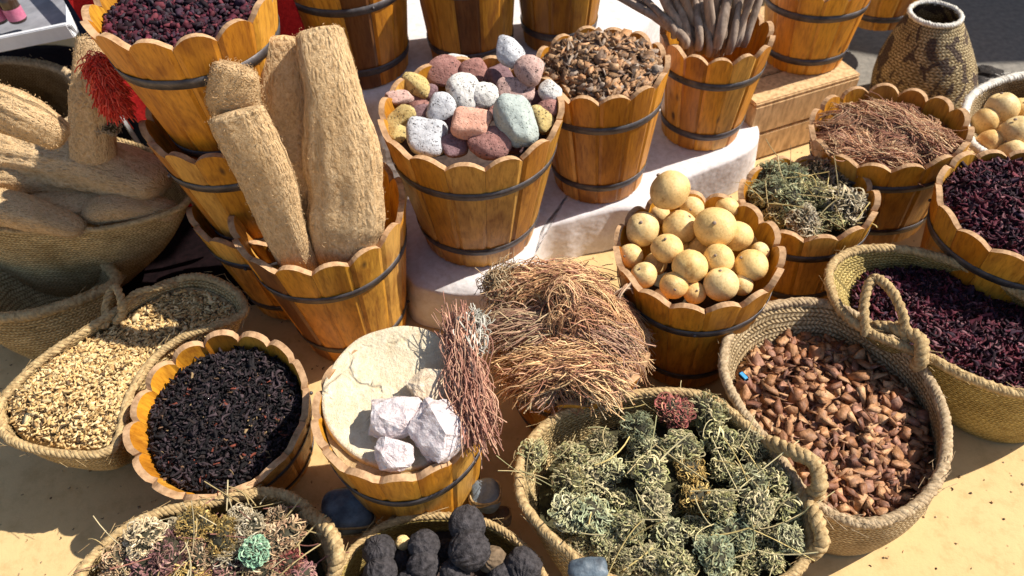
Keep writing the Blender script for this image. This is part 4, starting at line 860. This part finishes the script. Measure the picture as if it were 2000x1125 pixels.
v0, f0 = Surf(bucket_loop(b_herb, .75), .0, .002, 6).mesh(); tag(mk('herb_litter', v0, f0, bpy.data.materials['herb_litter'], smooth=True), 'dark herb litter inside the smaller wooden bucket', 'herb litter', kind='stuff')
sprigs('loose_sprigs', Surf(bucket_loop(b_herb, .92), .02, .004, 6), 34, 'thin straw stalks over the herbs in the smaller bucket', 'stalks', [(.60, .46, .18), (.5, .4, .2), (.66, .56, .3)], 32)
# flower basket
zf = .20
fb = [(280, 1055, 44, .02, 'w'), (385, 1025, 42, .02, 'm'), (430, 1045, 36, .02, 'm'), (250, 1095, 36, .0, 't'), (330, 1085, 40, .01, 'p'), (395, 1085, 36, .01, 't'), (450, 1085, 36, .01, 't2'), (500, 1075, 26, .04, 'g'), (490, 1035, 32, .02, 't2'), (545, 1050, 40, .02, 't'), (560, 1100, 34, .01, 'r'), (300, 1120, 40, .0, 'p'), (370, 1130, 36, .0, 'm2'), (440, 1130, 38, .01, 'p'), (510, 1120, 36, .01, 't'), (220, 1130, 34, -.01, 't'), (335, 1040, 26, .0, 't2'), (580, 1130, 30, .0, 'p'), (540, 1010, 24, 0, 't'), (470, 1010, 24, 0., 't2'),
 (300, 1165, 40, .0, 't'), (400, 1170, 40, .01, 'm2'), (500, 1170, 40, .0, 'p'), (580, 1180, 40, -.01, 't'), (350, 1060, 34, -.02, 'p'), (430, 1060, 34, -.02, 'p'), (520, 1090, 34, -.02, 't')]
fb = [(u, v, r, zf+dz, k_) for u, v, r, dz, k_ in fb]
clumps('flower_clump', dict(w=CREAM, m=MUST, m2=MUST, t=TANP, t2=LAT, p=PURP, g=TEAL, r=RUST), fb, 0, dict(w='cream white flower clump at the left of the flower basket', m='bright mustard flower clump at the back of the flower basket', m2='mustard flower clump near the bottom edge', t='tan dried flower clump in the bottom left basket', t2='pale beige dried flower clump in the bottom left basket', p='purplish brown dried flower clump in the bottom left basket', g='mint green dyed flower clump in the bottom left basket', r='dark red flower clump at the right of the flower basket'), 'flower clump', 'dried flower clumps in the bottom left basket')
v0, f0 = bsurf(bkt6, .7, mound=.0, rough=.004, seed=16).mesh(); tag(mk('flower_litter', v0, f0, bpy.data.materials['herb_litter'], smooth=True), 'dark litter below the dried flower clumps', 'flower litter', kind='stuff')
sprigs('loose_sprigs', bsurf(bkt6, .95, mound=.03, rough=.006, seed=17), 110, 'thin stalks scattered over the dried flowers', 'stalks', [(.50, .38, .18), (.36, .16, .12), (.6, .5, .3)], 33)
# black balls
def ball(u, v, r, z, label, seed, mat, grp):
    p = P(u, v, z); s = r*mpp(p); V, F = sphere(64, 44); nz = sines(seed+90, 6, 2.); nz2 = sines(seed+91, 9, 9.); az = np.arctan2(V[:, 1], V[:, 0])
    nz3_ = sines(seed+92, 9, 22.); V = V*(1+.08*nz(V)+.045*nz2(V)+.025*nz3_(V)+.028*np.sin(az*13+2*nz(V)*3))[:, None]; o = mk('black_ball', V*s, F, mat, smooth=True, loc=p); o.rotation_euler = (seed*.7, seed*1.1, seed)
    return tag(o, label, 'black ball', grp)
zk = .175; GB = 'charred black balls in the small bottom basket'; LK = 'rough charred black ball in the small bottom basket'
for i, (u, v, r, dz, lb) in enumerate([(740, 1076, 32, .01, None), (828, 1066, 30, .02, None), (827, 1104, 32, .015, None), (912, 1024, 35, .03, 'charred black ball resting highest against the back rim'), (918, 1074, 40, .03, None), (743, 1118, 33, .01, None), (1022, 1106, 36, .0, 'charred black ball alone at the right of the small bottom basket'), (887, 1122, 30, .01, None), (782, 1095, 26, -.02, None), (870, 1080, 26, -.02, None), (980, 1130, 32, -.01, None), (800, 1150, 34, .0, None), (880, 1170, 34, .0, None)]): ball(u, v, r, zk+dz, lb or LK, i, BLACKB, GB)
BRB = m_noise('brown_skin', (.09, .06, .035), (.26, .18, .11), 60, .8, .8, .004)
ball(962, 1094, 27, zk-.002, 'brownish ball beside the black ones in the small basket', 31, BRB, GB); ball(786, 1060, 14, zk+.0, 'small straw coloured nut between the black balls', 32, GOURD, GB)
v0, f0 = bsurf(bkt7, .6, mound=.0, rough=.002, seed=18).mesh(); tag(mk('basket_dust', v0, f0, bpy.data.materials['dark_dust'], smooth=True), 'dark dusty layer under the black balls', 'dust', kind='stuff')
# gourds in cane basket
for i, (u, v, r, dz) in enumerate([(1958, 212, 30, .03), (1925, 236, 27, .01), (1935, 278, 25, .01), (1993, 215, 24, .01), (1985, 262, 34, .03), (1950, 250, 16, .0), (1975, 300, 26, .01), (2030, 240, 34, .03), (2030, 285, 32, .02), (2040, 200, 28, 0), (1960, 245, 26, -.03), (2000, 290, 26, -.03)]):
    p = P(u, v, .235+dz); gourd(p, r*mpp(p), {0: 'yellow gourd nearest the back rim of the whitish cane basket', 4: 'largest yellow gourd in the whitish cane basket'}.get(i, 'yellow gourd in the whitish cane basket'), 'yellow gourds in the whitish cane basket', 50+i, elong=1.1)

# ================================================================== CRYSTAL BUCKET
zc = b_cryst['rim'].z-.006
v0, f0 = Surf(bucket_loop(b_cryst, .935), .0, .003, 41, f=60.).mesh(30, 140); tag(mk('paste_crust', v0, f0, m_noise('tan_crust', (.34, .22, .10), (.62, .46, .26), 90, .95, .9, .005), smooth=True), 'tan crumbly crust of paste inside the crystal bucket rim', 'crust', kind='stuff')
Lc = spline([P(u, v, zc+dz) for u, v, dz in [(630, 770, .008), (648, 716, .014), (700, 660, .02), (790, 636, .03), (860, 655, .03), (905, 700, .02), (925, 770, .01), (912, 840, .0), (864, 892, -.004), (780, 914, -.006), (700, 892, -.004), (642, 835, 0)]], 120)
cc_ = Lc.mean(0); nz = sines(33, 8, 22.); nz3 = sines(34, 8, 120.); rings = [np.tile(cc_, (120, 1))]
for k_ in range(1, 25):
    f = k_/24; q = cc_+(Lc-cc_)*f; q[:, 2] += -.006*(1-f**4)+.004*nz(q)+.0016*nz3(q); rings.append(q)
q = Lc.copy(); q[:, 2] -= .007; out = (Lc-cc_)/np.linalg.norm(Lc-cc_, axis=1)[:, None]; rings.append(q+out*.003); rings.append(q-out*.02-A([0, 0, .006]))
V = np.concatenate(rings); o = mk('cream_paste_slab', V-cc_, quads(120, len(rings)-1), SACK, smooth=True, loc=cc_); tag(o, 'cream coloured crusted paste slab carrying the raw crystals', 'paste slab')
def crystal(u, v, rx, ry, dz, label, seed, mat, rot=0):
    p = P(u, v, zc+dz); s = mpp(p); rn = np.random.default_rng(seed+95); import bmesh
    bm = bmesh.new(); pts_ = rn.normal(size=(30, 3)); pts_ /= np.linalg.norm(pts_, axis=1)[:, None]; pts_ *= rn.uniform(.9, 1.2, (30, 1))
    for q in pts_: bm.verts.new(q*A([rx*s, ry*s/.85, min(rx, ry)*s*.8]))
    r = bmesh.ops.convex_hull(bm, input=bm.verts); bmesh.ops.delete(bm, geom=[g for g in r['geom_interior'] if isinstance(g, bmesh.types.BMVert)], context='VERTS')
    bmesh.ops.triangulate(bm, faces=bm.faces); bmesh.ops.subdivide_edges(bm, edges=bm.edges[:], cuts=5, use_grid_fill=True); bmesh.ops.triangulate(bm, faces=bm.faces)
    nzc = sines(seed+96, 7, 90.); nzd = sines(seed+97, 8, 260.); bm.verts.ensure_lookup_table()
    for vt in bm.verts:
        c = A(tuple(vt.co)); vt.co = vt.co*(1+.12*float(np.round(nzc(c[None])[0]*3)/3)+.05*float(nzd(c[None])[0])+.010*rn.normal())
    me = bpy.data.meshes.new('raw_crystal'); bm.to_mesh(me); bm.free(); me.materials.append(mat)
    o = bpy.data.objects.new('raw_crystal', me); COL.objects.link(o); o.location = p; o.rotation_euler = (.4, 0, rot); return tag(o, label, 'crystal', 'raw crystals on the cream paste')
crystal(768, 812, 52, 42, .022, 'mauve white raw crystal at the left, casting a shadow on the paste', 1, CRY, .2)
crystal(845, 755, 50, 32, .022, 'amber tinted raw crystal at the back', 2, CRYY, -.2)
crystal(862, 842, 58, 52, .022, 'largest white raw crystal at the right rim', 3, CRY, .6)
crystal(768, 888, 42, 30, .012, 'smaller pinkish white crystal at the front rim', 4, CRY, 0)

# ================================================================== ROOT BUNDLES ON THE CENTRE BUCKET
sf = Surf(bucket_loop(b_fiber, .93, inset=.002), .09, .008, 19)
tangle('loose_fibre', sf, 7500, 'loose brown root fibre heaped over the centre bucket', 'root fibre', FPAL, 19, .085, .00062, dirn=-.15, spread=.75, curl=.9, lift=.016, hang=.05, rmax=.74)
tangle('loose_fibre', Surf(bucket_loop(b_fiber, .93, inset=.03), .118, .012, 20), 1500, 'stray root strands crossing on top of the centre heap', 'root fibre', FPAL, 20, .075, .0007, dirn=-.1, spread=1.0, curl=1.0, lift=.02, hang=.1, rmax=.9)
zz = .24; RG = 'root fibre bundles'
def bpx(a, b, za, zb_, r, n, label, seed, **kw):
    p1 = P(*a, za); p2 = P(*b, zb_); return bundle((p1+p2)/2, p2-p1, (p2-p1).length*.84, r, n, label, seed=seed, group=RG, **kw)
bpx((940, 610), (1240, 648), .30, .29, .022, 620, 'long root bundle tied in the middle, lying across the heap', 11, bend=(0, -.02, -.03), spread=1.35, pal=PPAL, tiew=.35)
bpx((955, 545), (1190, 540), .285, .27, .028, 620, 'brown root bundle at the back of the heap near the white step', 12, bend=(0, -.01, -.03), spread=1.25)
bpx((1005, 738), (1220, 712), .25, .25, .02, 420, 'root bundle with spread ends hanging over the front rim', 13, bend=(0, -.01, -.02), spread=1.5, pal=PPAL, tiew=.3)
bpx((970, 715), (1222, 695), .28, .28, .03, 620, 'flattened root bundle in the middle of the heap', 14, bend=(0, 0, -.03), spread=1.25)
bpx((985, 650), (1225, 745), .275, .26, .028, 420, 'paler root bundle slanting under the long tied one', 15, bend=(0, 0, -.03), spread=1.4, pal=FPAL[2:4]+[(.66, .5, .3)])
bpx((890, 600), (940, 880), .36, .33, .019, 420, 'upright reddish root bundle leaning on the crystal bucket rim', 16, bend=(0, 0, .0), spread=1.25, pal=[(.50, .27, .19), (.42, .20, .14), (.58, .34, .22), (.34, .16, .11)], tie=-.3, wig=.006)
bpx((925, 602), (915, 700), .35, .35, .014, 160, 'pale grey cut grass bundle end beside the reddish roots', 17, bend=(0, 0, 0), spread=1.05, pal=[(.50, .48, .42), (.62, .58, .50), (.38, .36, .30)], wig=.003, sr=.0014)
bpx((958, 520), (985, 590), .27, .27, .018, 240, 'coiled tan fibre knot at the back left of the heap', 18, bend=(.02, 0, -.02), spread=1.4, pal=[(.46, .34, .2), (.36, .24, .13), (.55, .42, .26)], wig=.02)
bpx((1180, 600), (1255, 530), .28, .30, .004, 16, 'few stiff straws sticking out of the heap towards the gourds', 19, spread=1.6, pal=[(.5, .3, .18), (.6, .42, .28)], sr=.0018, wig=.003)

# ================================================================== VASE BASKET
pb = P(1797, 205, .003); e = empty('vase_basket', pb, 'tall tapering woven vase basket with dark pattern and open top', 'vase basket')
s_ = mpp(pb+Vector((0, 0, .15))); top = PY(1827, 27, pb.y+.0); Hv = top.z-pb.z; rt = 47*mpp(top); rbm = 98*mpp(pb+Vector((0, 0, .1)))
prof = [(0, .92), (.1, 1.0), (.3, .98), (.5, .90), (.7, .74), (.85, .60), (.95, .50), (1., rt/rbm)]
zs = np.linspace(0, 1, 40); rs = np.interp(zs, [a for a, b in prof], [b for a, b in prof])*rbm; rs[-6:] = np.interp(zs[-6:], [zs[-7], 1], [rs[-7], rt])
a = np.linspace(0, 2*PI, 96, endpoint=False); V = []; UV = []
shx = (top.x-pb.x); shy = 0
for sgn, order in ((0, range(40)), (.007, range(39, -1, -1))):
    for j in order:
        r = rs[j]-sgn; V.append(np.stack([r*np.cos(a)+shx*zs[j], r*np.sin(a)+shy, np.full(96, Hv*zs[j])], 1)); UV.append(np.stack([a*rbm*.8, np.full(96, Hv*zs[j]*1.1)], 1))
mk('woven_body', np.concatenate(V), quads(96, 79), VASEM, e, uv=np.concatenate(UV), smooth=True)
rp = [Vector((rt*math.cos(t)+shx, rt*math.sin(t), Hv)) for t in np.linspace(0, 2*PI, 24, endpoint=False)]; hv, hf = rope(rp, .006, True, 3, .02); mk('rim_braid', hv, hf, WHT, e, smooth=True)
# dark scraps beside it
for i, (u, v, s2) in enumerate([(1905, 172, 1.), (1932, 150, 1.1), (1950, 160, .7)]):
    p = P(u, v, .02); V, F = sphere(12, 8); nz = sines(i+200, 6, 3.); V = V*(1+.35*nz(V))[:, None]*A([.045, .03, .028])*s2
    o = mk('dark_scrap', V, F, DARKB, loc=p); tag(o, ['lower black shrivelled pod behind the cane basket', 'black shrivelled pod behind the cane basket, the higher one', 'smallest black pod right of its neighbours'][i], 'dried pod', 'black pods behind the cane basket')

# ================================================================== UPPER LEFT: shelf, bottles, textiles
sh0 = P(60, 150, .0)
e = empty('display_shelf', (sh0.x, sh0.y, 0), 'white framed shelf with small bottles at the upper left corner', 'shelf')
def bar(nm, a, b, r, par):
    a = Vector(a); b = Vector(b); d = b-a; o = box(nm, (0, 0, 0), r*2, r*.8, d.length, WHITEP, None, 0, bev=.002); o.parent = par
    o.location = (a+b)/2-Vector((sh0.x, sh0.y, 0)); o.rotation_mode = 'QUATERNION'; o.rotation_quaternion = d.to_track_quat('Z', 'X'); return o
Ys = 1.5
a1 = PY(-60, 98, Ys); a2 = PY(140, 58, Ys); a3 = PY(92, -30, Ys+.14); zs_ = a2.z
bar('shelf_edge', a1, a2, .016, e); bar('side_rail', a2+Vector((.0, 0, 0)), a3+Vector((.0, .3, .15)), .014, e); bar('leg', PY(152, 90, Ys), Vector((a2.x+.02, Ys+.02, 0)), .01, e)
q = [a1, a2, a2+Vector((0, .3, 0)), a1+Vector((0, .3, 0))]; V = [tuple(x-Vector((sh0.x, sh0.y, .006))) for x in q]+[tuple(x-Vector((sh0.x, sh0.y, .016))) for x in q]
mk('shelf_board', V, [(0, 1, 2, 3), (7, 6, 5, 4), (0, 4, 5, 1), (1, 5, 6, 2), (2, 6, 7, 3), (3, 7, 4, 0)], m_noise('grey_board', (.20, .20, .22), (.32, .32, .35), 20), e)
GL_ = NT('brown_bottle').done((.05, .028, .018), .15, None, .6); PK = m_noise('pink_label', (.48, .12, .22), (.62, .22, .32), 60); CAP = m_noise('pale_cap', (.5, .5, .52), (.6, .6, .62), 40, .4)
for i, u in enumerate((10, 47, -25)):
    p = PY(u, 58, Ys+.06); p.z = a2.z-.004; b_ = empty('bottle', p, ['small brown bottle with pink label on the shelf, left one', 'small brown bottle with pink label on the shelf, nearer the rail', 'small brown bottle cut by the photo edge'][i], 'bottle', 'small bottles on the shelf')
    def lathe(nm, pr, mat):
        n_ = 24; aa = np.linspace(0, 2*PI, n_, endpoint=False); V = np.concatenate([np.stack([r*np.cos(aa), r*np.sin(aa), np.full(n_, z)], 1) for r, z in pr]); mk(nm, V, quads(n_, len(pr)-1), mat, b_, smooth=True)
    lathe('glass_body', [(.001, .001), (.017, .001), (.019, .004), (.019, .05), (.015, .06), (.008, .066), (.008, .072)], GL_)
    lathe('label', [(.0195, .008), (.0195, .034)], PK); lathe('cap', [(.010, .070), (.011, .071), (.011, .092), (.009, .094), (.001, .094)], CAP)
# red textile hung behind the stack
def hanging(name, pts_top, zlo, mat, label, cat, seed, amp=.02, fr=40):
    T = spline(pts_top, 90, False); nz = sines(seed+400, 6, 12.); cu = np.concatenate([[0], np.cumsum(np.linalg.norm(np.diff(T, axis=0), axis=1))]); rows = []
    for k_ in range(25):
        f = k_/24; q = T.copy(); q[:, 2] = T[:, 2]*(1-f)+zlo*f; q[:, 1] += amp*np.sin(cu*fr+f*2)*(0.4+f)+.01*nz(q); q[:, 0] += .01*nz(q*1.3); rows.append(q)
    b = [r+A([0, .006, 0]) for r in rows[::-1]]; V = np.concatenate(rows+b); n_ = 90; i = np.arange(n_-1); F = []
    for j in range(49): F.append(np.stack([j*n_+i, j*n_+i+1, (j+1)*n_+i+1, (j+1)*n_+i], 1))
    c = V.mean(0); c[2] = zlo; return tag(mk(name, V-c, np.concatenate(F), mat, smooth=True, loc=c), label, cat)
yr = 1.42
hanging('red_textile', [PY(105, -60, yr), PY(230, -60, yr+.02), PY(400, -60, yr), PY(560, -60, yr+.01)], .02, RED, 'dark red woollen textile hanging behind the bucket stack', 'textile', 1)
hanging('navy_textile', [PY(80, -60, yr+.05), PY(105, -60, yr+.05), PY(150, -60, yr+.05)], .05, NAVY, 'dark navy cloth between shelf and red textile', 'textile', 2)
RB_ = PY(790, 10, 2.1)
hanging('red_textile', [PY(770, -60, 2.15), PY(800, -60, 2.15), PY(830, -60, 2.15)], .1, RED, 'narrow strip of red textile between two back buckets', 'textile', 3)
# shaggy scarlet wool fringe hanging beside the stack
pal = [(.80, .08, .05), (.90, .16, .10), (.66, .05, .03)]; rn = np.random.default_rng(5); n_ = 3000
q0 = A(tuple(PY(186, 118, 1.07))); q1 = A(tuple(PY(224, 205, 1.05))); tt = rn.uniform(0, 1, n_)
b0 = q0+(q1-q0)*tt[:, None]+rn.normal(size=(n_, 3))*A([.007, .006, .006]); d = rn.normal(size=(n_, 3)); d /= np.linalg.norm(d, axis=1)[:, None]; t = np.linspace(0, 1, 5)
paths = b0[:, None]+(d[:, None]*t[None, :, None]+A([0, 0, -.7])*(t**2)[None, :, None])*rn.uniform(.012, .024, (n_, 1, 1)); V, F, C = strands(paths-q0, .0010*np.ones((n_, 5)), A(pal)[rn.integers(3, size=n_)])
tag(mk('wool_fringe', V, F, FIB, col=C, loc=q0), 'shaggy scarlet wool fringe hanging beside the bucket stack', 'wool fringe')
hanging('red_textile', [PY(175, 60, 1.18), PY(230, 60, 1.2), PY(300, 60, 1.22)], .12, RED, 'near fold of dark red textile directly left of the bucket stack', 'textile', 4, amp=.008)
p = PY(207, 245, 1.12); rn = np.random.default_rng(9)
cm = clump_mesh('herb_clump', 99, LAT); cm.location = p; cm.scale = (.022, .022, .022); tag(cm, 'small pale dried clump glinting below the scarlet pompons', 'herb clump')

# ================================================================== small wrapped packets between baskets
def packet(u, v, z, rx, ry, label, seed, mat, cords=5):
    p = P(u, v, z); s = mpp(p); V, F = sphere(32, 20); n_ = (np.abs(V)**3).sum(1)**(1/3); V = V/n_[:, None]; nz = sines(seed+600, 7, 4.); V = V*(1+.12*nz(V))[:, None]*A([rx*s, ry*s, min(rx, ry)*s*.8])
    e = empty('wrapped_packet', p, label, 'packet', 'small wrapped packets between the baskets'); rn = np.random.default_rng(seed); mk('film_wrap', V, F, mat, e, smooth=True)
    for k_ in range(cords):
        a = np.linspace(0, 2*PI, 40, endpoint=False); R = Matrix.Rotation(rn.uniform(-.6, .6), 3, 'X')@Matrix.Rotation(rn.uniform(-.5, .5), 3, 'Y')
        off = rn.uniform(-.5, .5); q = A([tuple(R@Vector((math.cos(t)*math.sqrt(1-off**2), math.sin(t)*math.sqrt(1-off**2), off))) for t in a]); n3 = (np.abs(q)**3).sum(1)**(1/3); q = q/n3[:, None]*(1+.12*nz(q))[:, None]*A([rx*s, ry*s, min(rx, ry)*s*.8])*1.03
        v_, f_ = tube(q, .0019, 5, True); mk('cord', v_, f_, ROPE, e, smooth=True)
packet(680, 1000, .13, 50, 44, 'blue grey film wrapped packet tied with cord beside the flower basket', 1, GREYFILM)
packet(950, 968, .12, 30, 30, 'small pale packet with brown patch below the crystal bucket', 2, SLATE, 2)
packet(972, 1010, .08, 26, 20, 'brown speckled packet under the small pale one', 3, BRB, 1)
packet(1148, 1112, .22, 40, 22, 'smooth grey packet at the bottom edge on the herb basket rim', 4, GREYFILM, 0)

# ================================================================== awning added unseen above the frame, cut to throw the background shade
za = 2.3; sh = A([sd.x, sd.y, 0])/sd.z*za
foot = A([(-5, 1.8), (-1.10, 1.8), (-1.0, 1.10), (-.80, 1.20), (-.66, 1.75), (.1, 2.2), (1.0, 2.0), (1.3, 1.86), (5, 1.7), (5, 9), (-5, 9)]); n_ = len(foot)
aw = empty('shade_blocker', (0, 4.5, 0), 'brown cloth awning added out of view to shade the background', 'blocker')
Vt = [(x+sh[0], y+sh[1]-4.5, za+.03) for x, y in foot]; Vb = [(x, y, z-.03) for x, y, z in Vt]
mk('blocker_sheet', Vt+Vb, [list(range(n_)), list(range(2*n_-1, n_-1, -1))]+[[i, n_+i, n_+(i+1) % n_, (i+1) % n_] for i in range(n_)], m_noise('blocker_cloth', (.20, .13, .08), (.26, .18, .11), 30), aw)
for x, y in ((-4.5+sh[0], 8.5), (4.5+sh[0], 8.5), (4.5+sh[0], 3.2), (-4.5+sh[0], 1.9)):
    v_, f_ = tube([(x, y-4.5, 0), (x, y-4.5, 1.1), (x, y-4.5, za)], .03, 10); mk('pole', v_, f_, WHITEP, aw, smooth=True)

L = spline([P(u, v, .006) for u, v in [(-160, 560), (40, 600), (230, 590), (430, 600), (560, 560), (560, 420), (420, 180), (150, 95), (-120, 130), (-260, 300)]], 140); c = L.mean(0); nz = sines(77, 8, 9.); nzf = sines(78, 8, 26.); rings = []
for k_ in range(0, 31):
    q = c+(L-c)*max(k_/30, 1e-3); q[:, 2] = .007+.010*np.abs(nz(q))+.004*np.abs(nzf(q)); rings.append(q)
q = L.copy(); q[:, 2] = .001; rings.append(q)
tag(mk('shade_sheet', np.concatenate(rings)-A([c[0], c[1], 0]), quads(140, 31), m_noise('maroon_shade_sheet', (.004, .0025, .003), (.012, .006, .007), 60, 1., .5, .003, spec=.05), smooth=True, loc=(c[0], c[1], 0)), 'dark maroon sheet laid in for shade on the ground under the bucket stack and loofah basket', 'shade sheet')  # near-black sheet stands in for shade on the ground here
